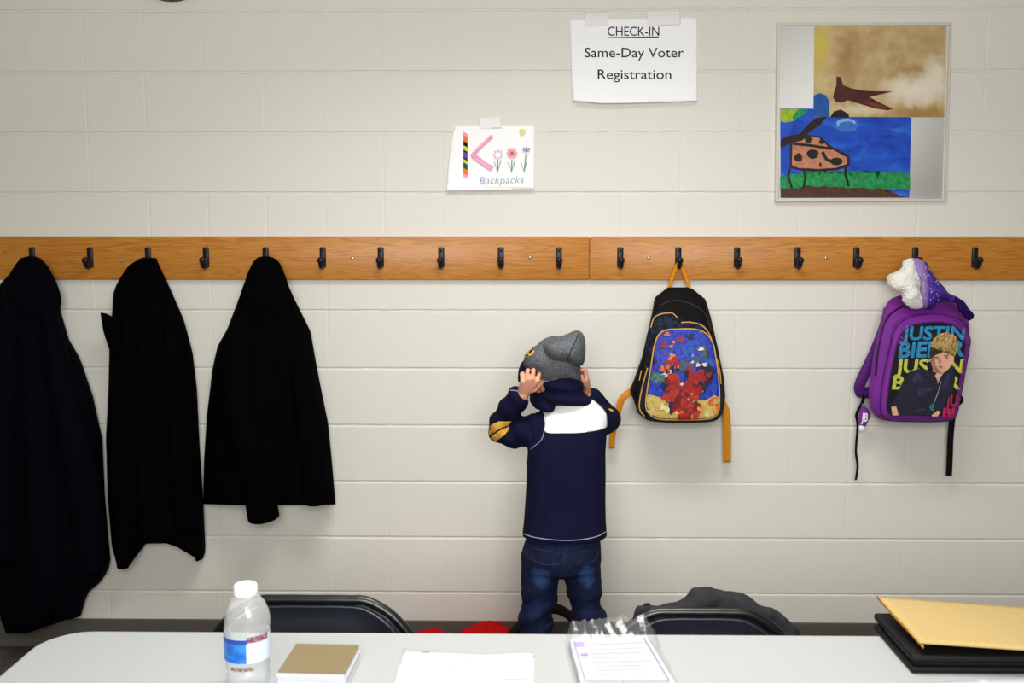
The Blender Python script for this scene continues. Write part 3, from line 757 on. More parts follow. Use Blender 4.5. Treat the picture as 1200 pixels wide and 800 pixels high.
def busy_print():
    """a crowded abstract print: blue night above, red and navy shapes in the middle, sandy clouds below"""
    rg = random.Random(21); L = []
    def cluster(cols, n, cx, cy, sx, sy, r0, r1, el=1.6, rot=None):
        for k in range(n):
            x, y = rg.gauss(cx, sx), rg.gauss(cy, sy); x = min(max(x, 85 if y < 450 else 60), 545); y = min(max(y, 120), 725)
            if y < 230: x = min(max(x, 150), 500)
            r = rg.uniform(r0, r1); pl = clip(circ(*q(x, y), r, r * rg.uniform(.5, el), 12, .22, rg.uniform(0, 3) if rot is None else rot), inner)
            if len(pl) > 2: L.append((M['b_' + rg.choice(cols)], [pl]))
    cluster(['nebula', 'sky', 'night', 'glow2'], 26, 310, 230, 130, 70, 3, 7)
    cluster(['glow', 'glow2'], 16, 330, 240, 140, 80, .7, 1.8)
    L.append((M['b_sand'], [qq([(47, 565), (110, 575), (190, 600), (280, 590), (380, 600), (470, 610), (535, 570), (565, 585), (567, 650), (550, 705), (498, 735), (300, 740), (140, 735), (76, 702), (52, 650)])]))
    cluster(['night', 'slate', 'jacketc'], 22, 430, 430, 55, 80, 4, 8)
    cluster(['night', 'slate', 'green2', 'bone'], 14, 170, 480, 45, 40, 2, 5)
    cluster(['ember', 'sand', 'ember2', 'bone2'], 24, 300, 675, 180, 28, 2.5, 6)
    cluster(['flesh', 'ember', 'crimson'], 9, 235, 250, 35, 50, 1.5, 3.5)
    cluster(['night', 'crimsondk', 'ember'], 8, 255, 375, 45, 12, 2, 4)
    cluster(['crimsondk', 'night'], 12, 320, 570, 65, 70, 4, 8)
    cluster(['crimson', 'crimson', 'crimsondk', 'red2'], 34, 315, 570, 62, 75, 2.5, 6, 2.0)
    cluster(['crimson', 'red2'], 8, 420, 430, 45, 22, 2.5, 4.5)
    cluster(['bone', 'flesh', 'red2'], 9, 330, 520, 70, 60, .8, 1.7)
    cluster(['slate', 'bone', 'glow2'], 10, 430, 330, 40, 45, 1.2, 3)
    return L
for n, h, h2 in (('glow2', '#2a55b0', '#2147a0'), ('green2', '#4f7a5c', '#2f5a4a'), ('ember2', '#e08a3a', '#c8702c'), ('bone2', '#e0d59a', '#d0c078'), ('red2', '#b8352c', '#9a231f')):
    M['b_' + n] = mat('print_' + n, h, .55, .3, noise=(110, h2, .15))
art('picture_panel', [
    (M['b_sky'], [inner]),
    *busy_print(),
], lambda x, y, k: mf(x, y, k * .055), t, 3)
shr = lambda L, f, c: [tuple(Vector(p).lerp(Vector(c), f)) for p in L]
piping('piping', shr(FOu, .03, (800, 440)), draper(bvh_of(pocket), .001, -.2), .0026, M['pipe'], t, True, 90)
mm = draper(bvh_of(mid, body), .001, -.15)
piping('piping', [(763, 384), (766.5, 373), (773, 368.8), (780, 367.2), (788, 367.4), (794, 373)], mm, .0022, M['pipe'], t, False, 30)
piping('piping', [(798, 378), (808, 377.8), (818, 379.6), (826, 384.5), (832, 394), (837, 410)], mm, .0022, M['pipe'], t, False, 30)
piping('piping', [(840, 421), (843, 434), (844.6, 450)], mm, .0022, M['pipe'], t, False, 30)
piping('piping', [(759, 431), (754.5, 447), (750, 468), (750, 480), (756, 488)], mm, .0022, M['pipe'], t, False, 30)
piping('zipper', [(774, 358), (790, 352), (812, 357), (826, 368), (833, 388)], draper(bvh_of(body), .0008, -.1), .0022, mat('zip_black', '#2a2620', .5, .3), t, False, 30)
piping('zipper_pull', [(752, 434), (750.5, 440), (749.5, 446)], mm, .0018, M['pipe'], t, False, 8)
hk = P(795, 308, -.05)
bm = bmesh.new()
strap(bm, spline([P(784.5, 342, -.052), P(787, 328, -.050), P(792.5, 313, -.050), P(795.5, 308.5, -.050), P(799, 313, -.050), P(805, 328, -.050), P(808.5, 342, -.052)], 5), .013, .003)
done('hanging_loop', bm, M['orange'], t)
bm = bmesh.new(); strap(bm, spline([P(748, 447, -.035), P(740, 458, -.05), P(733, 463, -.06), P(727, 472, -.06), P(722, 492, -.055), P(718, 510, -.052), P(717, 525, -.05)], 5), [.024] * 9 + [.022] * 12 + [.019] * 10, .007)
done('shoulder_strap', bm, M['orange'], t, True, 'orange shoulder strap')
bm = bmesh.new(); strap(bm, spline([P(845, 470, -.03), P(850, 480, -.045), P(852, 500, -.05), P(852, 520, -.05), P(852, 541, -.048)], 5), .026, .006)
done('shoulder_strap', bm, M['orange'], t, True, 'orange shoulder strap')

# ================================================================== PURPLE BACKPACK
t = thing('backpack', 'purple backpack with a printed portrait of a blond youth and bold block lettering', 'backpack', P(1078, 494, 0), 'school backpacks on the rail')
PO = [(1040, 362), (1052, 350), (1080, 345), (1107, 349), (1128, 361.5), (1136, 385), (1130, 425), (1126, 461), (1120, 488), (1107, 494), (1070, 494.5), (1034, 492), (1021.6, 481), (1018, 461), (1023, 417.6), (1031, 382)]
bm = bmesh.new(); loft_px(bm, PO, [(-.012, 5), (-.02, 2), (-.045, 0), (-.12, 0), (-.145, 2), (-.16, 6)], 80)
for v in bm.verts:
    f = max(0, min(1, (v.co.z - 1.19) / .10)); v.co.y = -.03 + (v.co.y + .03) * (1 - .62 * f)
body = done('main_compartment', bm, M['purple'], t)
FP = [(1050, 384), (1064, 373), (1085, 368.5), (1110, 369), (1127, 376), (1137, 392), (1135, 412), (1128.5, 448), (1123, 476), (1118, 489), (1102, 493), (1062, 493), (1040, 491), (1032, 480), (1034, 450), (1041, 415)]
bm = bmesh.new(); loft_px(bm, FP, [(-.13, 1), (-.165, 0), (-.192, .5), (-.203, 2.2), (-.207, 5)], 80)
for v in bm.verts:
    f = max(0, min(1, (v.co.z - 1.14) / .09)); v.co.y = v.co.y + .06 * f
pocket = done('front_pocket', bm, M['purple'], t)
PR = [(1054, 394), (1067, 382), (1085, 378), (1108, 378), (1124, 385), (1131.5, 397.6), (1130.7, 412), (1124, 448), (1119, 474), (1116, 484), (1100, 488), (1062.5, 487), (1043, 486), (1039, 477), (1042, 448), (1048, 415.5)]
mf = draper(bvh_of(pocket), .0013, -.2)
q = lambda x, y: (1030 + x / 6.155, 370 + y / 6.155)
qq = lambda L: [q(*p) for p in L]
def tx(s, x0, x1, yb, cap, sl=0): a = q(x0, yb); b = q(x1, yb); return text(s, a[0], b[0], a[1], cap / 6.155, .12, sl, .03)
art('picture_panel', [
    (M['b_bg'], [[tuple(p) for p in spline([Vector(p) for p in PR], 5, True)]]),
    (M['b_blue'], tx('JUSTIN', 160, 612, 172, 92, -.3) + tx('BIEBER', 138, 612, 300, 108, -2)),
    (M['b_yellow'], tx('JUSTIN', 112, 598, 408, 96, 0) + tx('BIEBER', 92, 585, 526, 92, 0)),
    (M['b_pinkl'], tx('JU', 478, 558, 650, 86, 0) + tx('BI', 455, 535, 728, 66, 0)),
    (M['b_jacketc'], [qq([(85, 712), (80, 640), (130, 560), (170, 470), (215, 400), (300, 375), (390, 400), (440, 420), (520, 350), (545, 370), (545, 470), (520, 560), (470, 640), (430, 715)])]),
    (M['b_jacketl'], [circ(*q(275, 450), 6.5, 6, wob=.2), circ(*q(320, 545), 9, 4, wob=.25, rot=-.4), circ(*q(480, 470), 3, 10, rot=.3), circ(*q(280, 680), 9, 1.4, rot=-.25)]),
    (M['b_face'], [qq([(85, 655), (120, 650), (138, 715), (95, 715)]), qq([(375, 715), (420, 680), (440, 690), (420, 722), (385, 724)]), qq([(365, 320), (380, 270), (470, 250), (540, 270), (535, 330), (500, 380), (455, 415), (415, 410), (385, 380)]), qq([(415, 405), (465, 405), (440, 440), (420, 470), (400, 430)])]),
    (M['b_faceshade'], [qq([(365, 320), (378, 280), (400, 300), (402, 350), (430, 390), (450, 412), (415, 408), (385, 378)]), qq([(423, 300), (438, 300), (446, 336), (428, 342)])]),
    (M['b_hairdk'], [qq([(358, 270), (368, 230), (420, 190), (470, 205), (480, 240), (450, 265), (405, 280), (380, 300), (366, 305)]), qq([(395, 297), (425, 291), (425, 295), (398, 302)]), qq([(462, 285), (500, 278), (500, 283), (464, 290)])]),
    (M['b_hairc'], [qq([(368, 225), (385, 170), (430, 135), (490, 124), (545, 150), (568, 200), (560, 250), (540, 290), (528, 265), (500, 240), (470, 225), (478, 208), (430, 200), (395, 222)])]),
    (M['b_hairm'], sum([[list(p) for p in line([q(x0, y0), q(x1, y1), q(x2, y2)], .9)] for x0, y0, x1, y1, x2, y2 in ((470, 135, 425, 165, 385, 215), (500, 135, 460, 170, 430, 198), (515, 140, 490, 180, 475, 205), (530, 150, 530, 190, 510, 235), (548, 165, 553, 210, 538, 255))], [])),
    (M['b_hairdk'], [circ(*q(412, 306), 1.3, .6), circ(*q(482, 297), 1.4, .6)]),
    (M['b_lips'], [qq([(418, 362), (440, 356), (455, 364), (438, 374)])]),
    (M['b_chain'], [list(p) for p in line([q(440, 470), q(415, 560), q(385, 630)], .7)] + [qq([(412, 440), (432, 450), (415, 490)])]),
    (M['b_pendant'], [circ(*q(376, 655), 3, 4, wob=.1)]),
], mf, t, 3)
piping('piping', PR, draper(bvh_of(pocket), .0006, -.2), .0024, M['purpledk'], t, True, 90)
piping('piping', FP, draper(bvh_of(pocket, body), .0006, -.18), .0026, M['purpledk'], t, True, 90)
zb = mat('zip_tape_black', '#1b0b24', .6, .3, noise=(200, '#29103a', .2))
piping('zipper', [(1026, 440), (1030, 408), (1038, 376), (1050, 363), (1066, 357), (1085, 355)], draper(bvh_of(body), .0006, -.15), .0035, zb, t, False, 50)
bm = bmesh.new(); strap(bm, spline([P(1042, 362, -.03), P(1036, 385, -.04), P(1024, 415, -.055), P(1012, 440, -.06), P(1007, 454, -.055), P(1011, 462, -.045), P(1020, 458, -.035)], 6), .036, .015)
done('shoulder_strap', bm, M['purpledk'], t, True, 'padded purple shoulder strap')
bm = bmesh.new(); strap(bm, spline([P(1013, 455, -.045), P(1011, 470, -.05), P(1004, 485, -.05), P(1005, 500, -.05), P(1003, 528, -.045), P(1005, 545, -.045), P(1003, 562, -.045)], 6), [.026] * 14 + [.016] * 30, .004, (.6, .8, 0))
done('webbing', bm, M['blackbag'], t, True, 'black webbing tail')
bm = bmesh.new(); strap(bm, spline([P(1122, 470, -.04), P(1117, 484, -.05), P(1114, 510, -.05), P(1113, 535, -.048), P(1112, 557, -.046)], 6), .021, .004)
done('webbing', bm, M['blackbag'], t, True, 'black webbing tail')
bm = bmesh.new(); inflate(bm, [(1123, 462), (1128, 464), (1129, 470), (1124, 475), (1119, 472)], -.05, .008, 20, 4); done('buckle', bm, M['blackbag'], t)
bm = bmesh.new(); strap(bm, spline([P(1062, 352, -.06), P(1066, 330, -.052), P(1072.5, 309, -.050), P(1079, 330, -.052), P(1084, 352, -.06)], 6), .014, .003); done('hanging_loop', bm, M['purpledk'], t)
# key tag hanging from the purple bag's strap
t = thing('key_tag', 'small purple tag with pale lettering clipped to the strap of the purple backpack', 'key tag', P(1011, 506, -.06))
bm = bmesh.new(); inflate(bm, [(1008.5, 478), (1013, 476.5), (1018, 480), (1020, 487), (1016, 496), (1013.5, 500), (1007.5, 499), (1006, 490)], -.066, .007, 30, 5); tagb = done('tag_body', bm, M['purple'], t)
bm = bmesh.new(); inflate(bm, [(1007.5, 498), (1013, 499), (1012.5, 505), (1007, 504.5)], -.066, .005, 20, 4); done('tip', bm, M['cap'], t)
art('lettering', [(M['cap'], text('JB', 1009, 1016.5, 493.5, 9.5, .1, 0, .03))], draper(bvh_of(tagb), .0008, -.07), t, 2)
bm = bmesh.new(); tube(bm, [P(1011.5 + 2.5 * math.cos(a), 477 + 4 * math.sin(a), -.056 + .006 * math.sin(a)) for a in [k * math.pi / 6 for k in range(12)]], .0012, 6, True); done('ring', bm, M['steel'], t)

# plush-brimmed hat on the same hook
t = thing('winter_hat', 'purple pointed hat with white plush trim and dark tassel, over the purple backpack', 'hat', P(1073, 362, -.06))
bm = bmesh.new(); inflate(bm, [(1040.5, 324), (1050, 318), (1057, 314), (1058, 306), (1065, 302.5), (1072, 303), (1077, 315), (1082, 328), (1080, 341), (1085, 353), (1082, 360), (1073, 362), (1060, 356), (1055, 344), (1044, 337)], -.15, .052, 56, 9)
me = fuse(bm, .004, 3); crumple(me, .008, 26, 2); crumple(me, .003, 110, 5); link('plush_trim', me, M['plush'], t, True, 'white plush trim')
bm = bmesh.new(); inflate(bm, [(1069, 303), (1079, 303.5), (1086, 312), (1089.5, 329), (1091, 343), (1089.5, 356), (1085.5, 361.5), (1080, 358), (1078, 340), (1079, 326), (1072, 314)], -.15, .045, 50, 8)
band = link('band', fuse(bm, .003, 4), M['lilac'], t, True, 'lilac satin band')
bm = bmesh.new(); inflate(bm, [(1082, 307), (1090, 316), (1100, 331), (1113, 343), (1124, 350), (1122, 356), (1110, 352), (1102, 354), (1094, 359), (1086, 361), (1082, 340)], -.145, .042, 56, 8)
me = fuse(bm, .0035, 4); crumple(me, .005, 40, 1); cone = link('crown', me, M['violet'], t)
bm = bmesh.new(); inflate(bm, [(1121, 349), (1128, 352), (1135, 361), (1141.5, 370), (1139, 374), (1134, 375), (1126, 366), (1121, 358)], -.215, .021, 36, 6)
me = fuse(bm, .0025, 2); crumple(me, .004, 120, 4); link('tassel', me, M['violetdk'], t)
bm = bmesh.new(); tube(bm, spline([P(1118, 350, -.14), P(1122, 351, -.18), P(1124, 353, -.21)], 4), .007, 8, round_cap=True); done('tassel_cord', bm, M['violetdk'], t)
bv = bvh_of(band, cone); seq = bmesh.new(); rg = random.Random(11); dm = draper(bv, .001, -.15)
sm = mat('sequin', '#cfc3ec', .15, .6, .7)
for k in range(34):
    px, py = rg.uniform(1083, 1100), rg.uniform(312, 358)
    if px > 1089 + (py - 312) * .5 and py < 335: continue
    ball(seq, dm(px, py), (.0022, .0016, .0022), 6)
done('sequins', seq, sm, t)

# ================================================================== FLOOR ITEMS BY THE WALL
def ground_heap(bm, outline_px, Yc, hd):
    inflate(bm, outline_px, Yc, hd, 60, 9)
zf = lambda px, Y: None
bm = bmesh.new()
for c, r in (((-.31, -.13, .04), (.12, .10, .068)), ((-.13, -.13, .05), (.12, .11, .088)), ((-.03, -.13, .045), (.11, .10, .078)), ((-.42, -.16, .03), (.07, .1, .055)), ((.08, -.18, .03), (.13, .10, .05)), ((-.2, -.24, .03), (.22, .12, .05))):
    ball(bm, c, r, 24)
me = fuse(bm, .008, 6); crumple(me, .018, 16, 3); crumple(me, .007, 50, 9)
zmin = min(v.co.z for v in me.vertices)
for v in me.vertices: v.co.z = max(0.0015, v.co.z); v.co.y = min(-.02, v.co.y)
me.transform(Matrix.Translation(Vector((.15, .2, 0)))); o = link('jacket', me, M['red'], None); o.location = (-.15, -.2, 0)
tag(o, 'crumpled red jacket lying on the floor by the wall, left of the child\'s feet', 'jacket')
t = thing('floor_bag', 'black bag on the floor behind the child\'s legs, its strap arching up', 'bag', (.13, -.2, 0))
bm = bmesh.new(); b2 = bmesh.new(); box(b2, (.0, -.30, .002), (.27, -.09, .058), .024, 4); merge(bm, b2); me = fuse(bm, .006, 5); crumple(me, .006, 20, 1)
for v in me.vertices: v.co.z = max(.0015, v.co.z)
link('bag_body', me, M['blackbag'], t)
bm = bmesh.new(); strap(bm, spline([P(596, 746, -.18), P(607, 735, -.18), P(628, 719, -.18), P(650, 713, -.18), P(668, 722, -.19), P(678, 742, -.20), P(680, 752, -.20)], 6), .05, .012, (0, 1, .25)); done('strap', bm, M['blackbag'], t)

# ================================================================== THE CHILD
BY = -.5
t = thing('person', 'child seen from behind in navy and white shirt and jeans, pulling on a grey cap', 'person', (.12, BY, 0))
def Q(px, py, Y=BY): return P(px, py, Y)
sc = .00255
# --- body: one continuous skin
bm = bmesh.new()
hc = Q(652, 432, -.5)
ball(bm, hc + Vector((0, 0, -.006)), (.068, .076, .088), 28)
fd = Vector((-.55, .83, -.08)).normalized(); fs = Vector((.83, .55, 0)).normalized()
ball(bm, hc + fd * .030 + Vector((0, 0, -.055)), (.05, .05, .045), 20)            # jaw
limb(bm, [hc + fd * .074 + Vector((0, 0, .005)), hc + fd * .088 + Vector((0, 0, -.022))], [.007, .011], 10)   # nose
limb(bm, [hc + fd * .072 + fs * .018 + Vector((0, 0, -.052)), hc + fd * .078 + Vector((0, 0, -.050)), hc + fd * .072 - fs * .018 + Vector((0, 0, -.052))], [.005, .007, .005], 8)   # lips
for s in (-1, 1):
    ball(bm, hc + fs * s * .066 - fd * .004 + Vector((0, 0, -.006)), (.011, .015, .024), 12)   # ears
    limb(bm, [hc + fd * .072 + fs * s * .012 + Vector((0, 0, .022)), hc + fd * .066 + fs * s * .038 + Vector((0, 0, .022))], [.007, .006], 8)   # brow
limb(bm, [Q(660, 448, -.5), Q(665, 470, -.5), Q(667, 482, -.5)], [.040, .040, .048])
rings_loft(bm, [(Q(660, 640), .085, .065), (Q(663, 610), .095, .068), (Q(664, 560), .095, .066), (Q(665, 520), .095, .066), (Q(666, 500), .08, .058), (Q(667, 484), .05, .045)])
limb(bm, [Q(636, 646), Q(632, 690), Q(629, 742), Q(629, 790)], [.044, .038, .032, .028])
limb(bm, [Q(683, 646), Q(687, 690), Q(693, 742), Q(697, 790)], [.044, .038, .032, .028])
for px in (629, 697):
    a = Q(px, 800); a = Vector((a.x, BY, .055)); limb(bm, [a, a + Vector((0, .06, -.02)), a + Vector((0, .12, -.03))], [.03, .028, .02])
Ls, Le, Lw = Q(636, 497, -.50), Q(585, 506, -.44), Q(612, 462, -.535)
limb(bm, [Ls, Ls.lerp(Le, .5), Le], [.034, .032, .028]); limb(bm, [Le, Le.lerp(Lw, .5), Lw], [.028, .026, .021])
Rs, Re, Rw = Q(700, 492, -.50), Q(715, 491, -.36), Q(687, 462, -.43)
limb(bm, [Rs, Rs.lerp(Re, .5), Re], [.034, .032, .028]); limb(bm, [Re, Re.lerp(Rw, .5), Rw], [.028, .026, .021])
def hand(wrist, knuckles, pips, tips, thumb, fr):
    for kx in knuckles: limb(bm, [wrist, wrist.lerp(kx, .55), kx], [.015, .0125, fr * 1.25], 10)
    for i in range(3): limb(bm, [knuckles[i].lerp(wrist, .3), knuckles[i + 1].lerp(wrist, .3)], [.011, .011], 10)
    for i, (k, p, tp) in enumerate(zip(knuckles, pips, tips)):
        limb(bm, [k, k.lerp(p, .5), p, p.lerp(tp, .5) + Vector((0, 0, .002)), tp], [fr * 1.05, fr, fr * 1.02, fr * .92, fr * .82], 10)
    limb(bm, thumb, [fr * 1.3, fr * 1.1, fr * 1.0, fr * .85], 10)
hY = -.572
hand(Lw, [Q(612.5, 447, hY), Q(618, 444, hY - .003), Q(624.3, 443.5, hY - .004), Q(630, 446, hY)],
     [Q(611.5, 437.8, hY + .005), Q(618.2, 433.5, hY), Q(625.4, 433, hY - .001), Q(632.3, 437, hY + .003)],
     [Q(614.5, 438, hY + .033), Q(620.5, 435, hY + .034), Q(627, 434.5, hY + .034), Q(633, 438, hY + .034)],
     [Q(621, 458, -.548), Q(627, 456.5, -.553), Q(631, 452.5, -.552), Q(632.5, 448, -.546)], .0066)
hand(Rw, [Q(687, 444, -.485), Q(687.5, 442, -.468), Q(687.5, 443, -.451), Q(687, 446, -.436)],
     [Q(685.5, 434, -.487), Q(686, 432, -.469), Q(686, 434, -.452), Q(685, 437, -.437)],
     [Q(679, 434, -.494), Q(679, 433, -.474), Q(679, 435, -.456), Q(679, 438, -.440)],
     [Q(686.5, 455, -.458), Q(685.5, 451, -.487), Q(683.5, 446, -.502), Q(681, 441, -.508)], .0064)
me = fuse(bm, .0028, 3); body = link('body', me, M['skin'], t)
for s in (-1, 1):
    bm = bmesh.new(); ball(bm, hc + fd * .0735 + fs * s * .027 + Vector((0, 0, .004)), (.009, .009, .006), 12); done('eye', bm, mat('eye_white', '#e9e6e0', .2, .5, noise=(160, '#3b2a20', .05)), t)
bm = bmesh.new(); ball(bm, hc - fd * .004 + Vector((0, 0, .005)), (.070, .078, .082), 24)
bmesh.ops.bisect_plane(bm, geom=bm.verts[:] + bm.edges[:] + bm.faces[:], plane_co=hc + Vector((0, 0, -.05)) + fd * .05, plane_no=(fd * .75 - Vector((0, 0, .65))), clear_outer=True)
done('hair', bm, M['hair'], t)
# --- jeans
bm = bmesh.new()
rings_loft(bm, [(Q(663, 618), .108, .082), (Q(660, 630), .114, .092), (Q(658, 650), .122, .100), (Q(658, 664), .118, .092), (Q(658, 671), .08, .06)], 32)
limb(bm, [Q(634, 652, -.505), Q(633, 672, -.50), Q(632.3, 686, -.50), Q(632, 702), Q(628.5, 716), Q(628, 728), Q(627, 742), Q(628, 756), Q(629, 776), Q(629, 800)], [.062, .059, .0585, .0535, .0510, .0520, .0475, .051, .048, .046], 20)
limb(bm, [Q(681, 652, -.505), Q(682, 672, -.50), Q(684.3, 686, -.50), Q(685.5, 702), Q(687.5, 712), Q(691, 722), Q(693.5, 735), Q(695, 748), Q(697, 776), Q(697, 800)], [.060, .058, .0555, .050, .046, .0485, .0460, .049, .046, .045], 20)
me = fuse(bm, .005, 5)
for v in me.vertices:
    z = v.co.z; a = max(0, min(1, (.47 - z) / .2)); s = 1 if v.co.x < .125 else -1
    ph = 85 * z + 7 * math.sin(9 * v.co.x + 3 * s) + 14 * (v.co.x - .12) * s
    v.co += v.normal * (.0075 * a * max(-.5, math.sin(ph)) + .002 * mnoise.noise(v.co * 45))
me.update()
den = spots_mat('denim', ('#0f1730', '#171f3e'), [(tuple(Q(635, 675, -.56) - Vector((.12, BY, 0))), (.038, .06, .046), '#3a5890', .8), (tuple(Q(688, 674, -.56) - Vector((.12, BY, 0))), (.034, .06, .044), '#3a5890', .8),
      (tuple(Q(628, 715, -.55) - Vector((.12, BY, 0))), (.03, .05, .06), '#1f2d58', .6), (tuple(Q(690, 712, -.55) - Vector((.12, BY, 0))), (.03, .05, .05), '#1f2d58', .5)], 120, (500, .4, .0008), .035)
jeans = link('jeans', me, den, t); mj = draper(bvh_of(jeans), .0006, BY)
for i, s in enumerate(([(621, 642), (640, 645), (662, 648)], [(662, 648), (660, 654), (656, 660), (642, 662), (628, 658), (617, 650), (619, 643)], [(680, 646), (700, 643)], [(701, 645), (698, 655), (688, 660), (679, 658), (678, 648)], [(665, 636), (662, 655), (659, 668)])):
    seam('stitching', s, mj, .0009, M['goldthread'], jeans)
# --- shoes
for px in (629, 697):
    x = Q(px, 800).x; bm = bmesh.new()
    rings_loft(bm, [((x, BY + .035, .004), .040, .100), ((x, BY + .035, .022), .042, .102)], 28, .85); sole = bmesh.new()
    so = done('shoe', bm, M['shoe'], t)
    u = bmesh.new(); ball(u, (x, BY + .07, .035), (.037, .062, .034), 20); ball(u, (x, BY - .015, .045), (.035, .045, .045), 20)
    rings_loft(u, [((x, BY + .035, .015), .036, .092), ((x, BY + .033, .032), .036, .09)], 24, .85)
    me = fuse(u, .004, 3)
    # the upper is the shoe itself, the sole its part
    old = so.data; so.data = me
    me.transform(Matrix.Translation(-origin_of(t))); me.materials.append(M['shoe'])
    for p in me.polygons: p.use_smooth = True
    o2 = bpy.data.objects.new('sole', old); COL.objects.link(o2); o2.parent = so; old.materials.clear(); old.materials.append(M['sole']); old.name = 'sole'; me.name = 'shoe'
# --- shirt
bm = bmesh.new()
rows = [(626, 612, 711, .098), (622, 612.5, 710.5, .098), (610, 614, 710, .095), (590, 615.5, 710, .092), (560, 617, 710, .092), (530, 617, 710, .092), (512, 619, 711, .090), (498, 626, 711, .085), (488, 632, 710, .078), (480, 640, 708, .068), (474, 647, 702, .058), (468, 652, 696, .048)]
R = []
for py, xl, xr, ry in rows:
    a, b2 = Q(xl, py), Q(xr, py); R.append(((a + b2) / 2, (b2 - a).length / 2, ry))
rings_loft(bm, R, 40, .86)
limb(bm, [Q(646, 496, -.50), Q(628, 504, -.49), Q(605, 506, -.465), Q(588, 504, -.44)], [.050, .0505, .050, .043], 18)
limb(bm, [Q(587, 504, -.44), Q(590, 494, -.46), Q(599, 478, -.495), Q(606.5, 466, -.520)], [.042, .042, .038, .0345], 18)
limb(bm, [Q(694, 492, -.50), Q(703, 492, -.46), Q(711, 491, -.40), Q(712.5, 491, -.37)], [.050, .050, .046, .041], 18)
limb(bm, [Q(712.5, 491, -.37), Q(704, 480, -.395), Q(695, 467, -.42)], [.041, .036, .033], 18)
me = fuse(bm, .004, 5)
for v in me.vertices:
    n1 = mnoise.noise(Vector((v.co.x * 14, v.co.y * 14, v.co.z * 7)) + Vector((3, 1, 8))); fold = 0
    if v.co.x < .02 and v.co.z > .8: fold = .0035 * math.sin(110 * (v.co.x * .8 + v.co.z * .6))
    v.co += v.normal * (.0035 * n1 + fold)
me.update()
shirt = link('shirt', me, M['navy'], t); bs = bvh_of(shirt); ms = draper(bs, .0012, BY)
art('yoke', [(M['white'], [[tuple(p) for p in spline([Vector(p) for p in ((634, 477), (640, 473.5), (650, 470), (660, 467), (675, 466), (691, 467.5), (701, 474), (709.5, 484), (711, 497), (709, 501), (700, 504), (680, 507), (660, 507.5), (640, 506.5), (639, 496), (638, 486))], 4, True)]])], ms, shirt, 2.5, .0014, 'white yoke across the shoulders')
art('elbow_stripe', [(M['gold'], [[(570.5, 506), (571, 502.5), (577, 497), (585, 493.5), (599, 493.5), (596, 498), (588, 501), (578, 507), (573, 511)]])], ms, shirt, 2, .001, 'gold stripe at the elbow')
art('elbow_stripe', [(M['gold'], [[(574.5, 514), (578, 509), (588, 503), (597, 499), (597, 503), (591, 510), (581, 517), (577, 517.5)]])], ms, shirt, 2, .001, 'gold stripe at the elbow')
art('elbow_stripe', [(M['gold'], [[(713, 479), (717, 479.5), (719.5, 482), (716, 482.5)]])], ms, shirt, 2, .001, 'gold stripe at the elbow')
seam('stitching', [(639, 478), (640, 490), (638, 505), (634, 516), (622, 526)], ms, .0013, M['stitch'], shirt)
seam('stitching', [(598, 457.5), (605, 458), (612, 461), (617, 466), (619, 470)], ms, .0016, M['stitch'], shirt)
seam('stitching', [(613, 625), (625, 629), (645, 632), (665, 633), (685, 631.5), (700, 628), (709, 623)], ms, .0016, M['stitch'], shirt)
bm = bmesh.new()
rows = [(473, 644, 696, .060), (469, 638, 693, .074), (464, 634, 689, .082), (457, 634, 684, .086), (449, 632.5, 682, .088), (443, 634, 681, .086), (438, 638, 680, .078)]
R = []
for py, xl, xr, ry in rows:
    a, b2 = Q(xl, py, -.505), Q(xr, py, -.505); R.append(((a + b2) / 2, (b2 - a).length / 2, ry))
rings_loft(bm, R, 36)
limb(bm, [Q(643, 474, -.54), Q(632, 470, -.51), Q(626, 466, -.47)], [.022, .022, .018], 14)
me = fuse(bm, .004, 4)
for v in me.vertices: v.co += v.normal * .0035 * math.sin(150 * v.co.z + 16 * v.co.x)
me.update(); link('collar', me, M['navy'], shirt)
# --- cap
bm = bmesh.new(); inflate(bm, [(614.5, 430), (613.5, 422), (617, 413), (625, 406.5), (636, 401), (655, 397), (676, 395), (683, 408), (681, 424), (680, 434), (680.5, 447), (668, 449.5), (652, 450.5), (637, 451), (632, 443), (622, 436)], -.505, .098, 64, 10)
b2 = bmesh.new(); ball(b2, hc + Vector((-.004, .006, .008)), (.076, .089, .090), 32)
bmesh.ops.bisect_plane(b2, geom=b2.verts[:] + b2.edges[:] + b2.faces[:], plane_co=Q(655, 448, -.59), plane_no=(0, .12, -1), clear_outer=True); bmesh.ops.holes_fill(b2, edges=b2.edges); merge(bm, b2)
me = fuse(bm, .0035, 5); hat = link('cap', me, M['grey'], t)
bm = bmesh.new(); inflate(bm, [(634.5, 409), (636, 403), (645, 398.5), (655, 394.5), (666, 390.5), (677, 387), (683, 391.5), (686, 405), (685.3, 420), (683, 427.5), (676, 429.5), (664, 427.5), (650, 426.5), (642, 424), (636.5, 417)], -.535, .108, 64, 10)
me = fuse(bm, .0035, 4); crumple(me, .004, 22, 6); crown = link('crown', me, M['grey'], hat)
bm = bmesh.new(); inflate(bm, [(606.8, 444), (607.5, 434), (610.5, 426), (614.5, 421.5), (621, 424), (624, 432), (620, 440), (612, 446), (608.5, 449)], -.455, .05, 36, 7, True, .06)
link('brim', fuse(bm, .004, 4), mat('navy_brim', '#13152f', .9, .1, bump=(500, .3, .0008)), hat, True, 'dark navy brim')
mh = draper(bvh_of(hat), .0012, BY); mk = draper(bvh_of(crown), .0006, BY)
art('patch', [(M['gold'], [circ(620.5, 413.5, 6.2, 3.9, 20, .12, -.75)]), (M['blk'], [circ(622.5, 412, 3.6, 1.2, 12, .1, -.8), circ(618.3, 416.5, 1.5, 1.1, 10, 0, -.6)])], mh, hat, 2, .0008, 'gold and black embroidered patch')
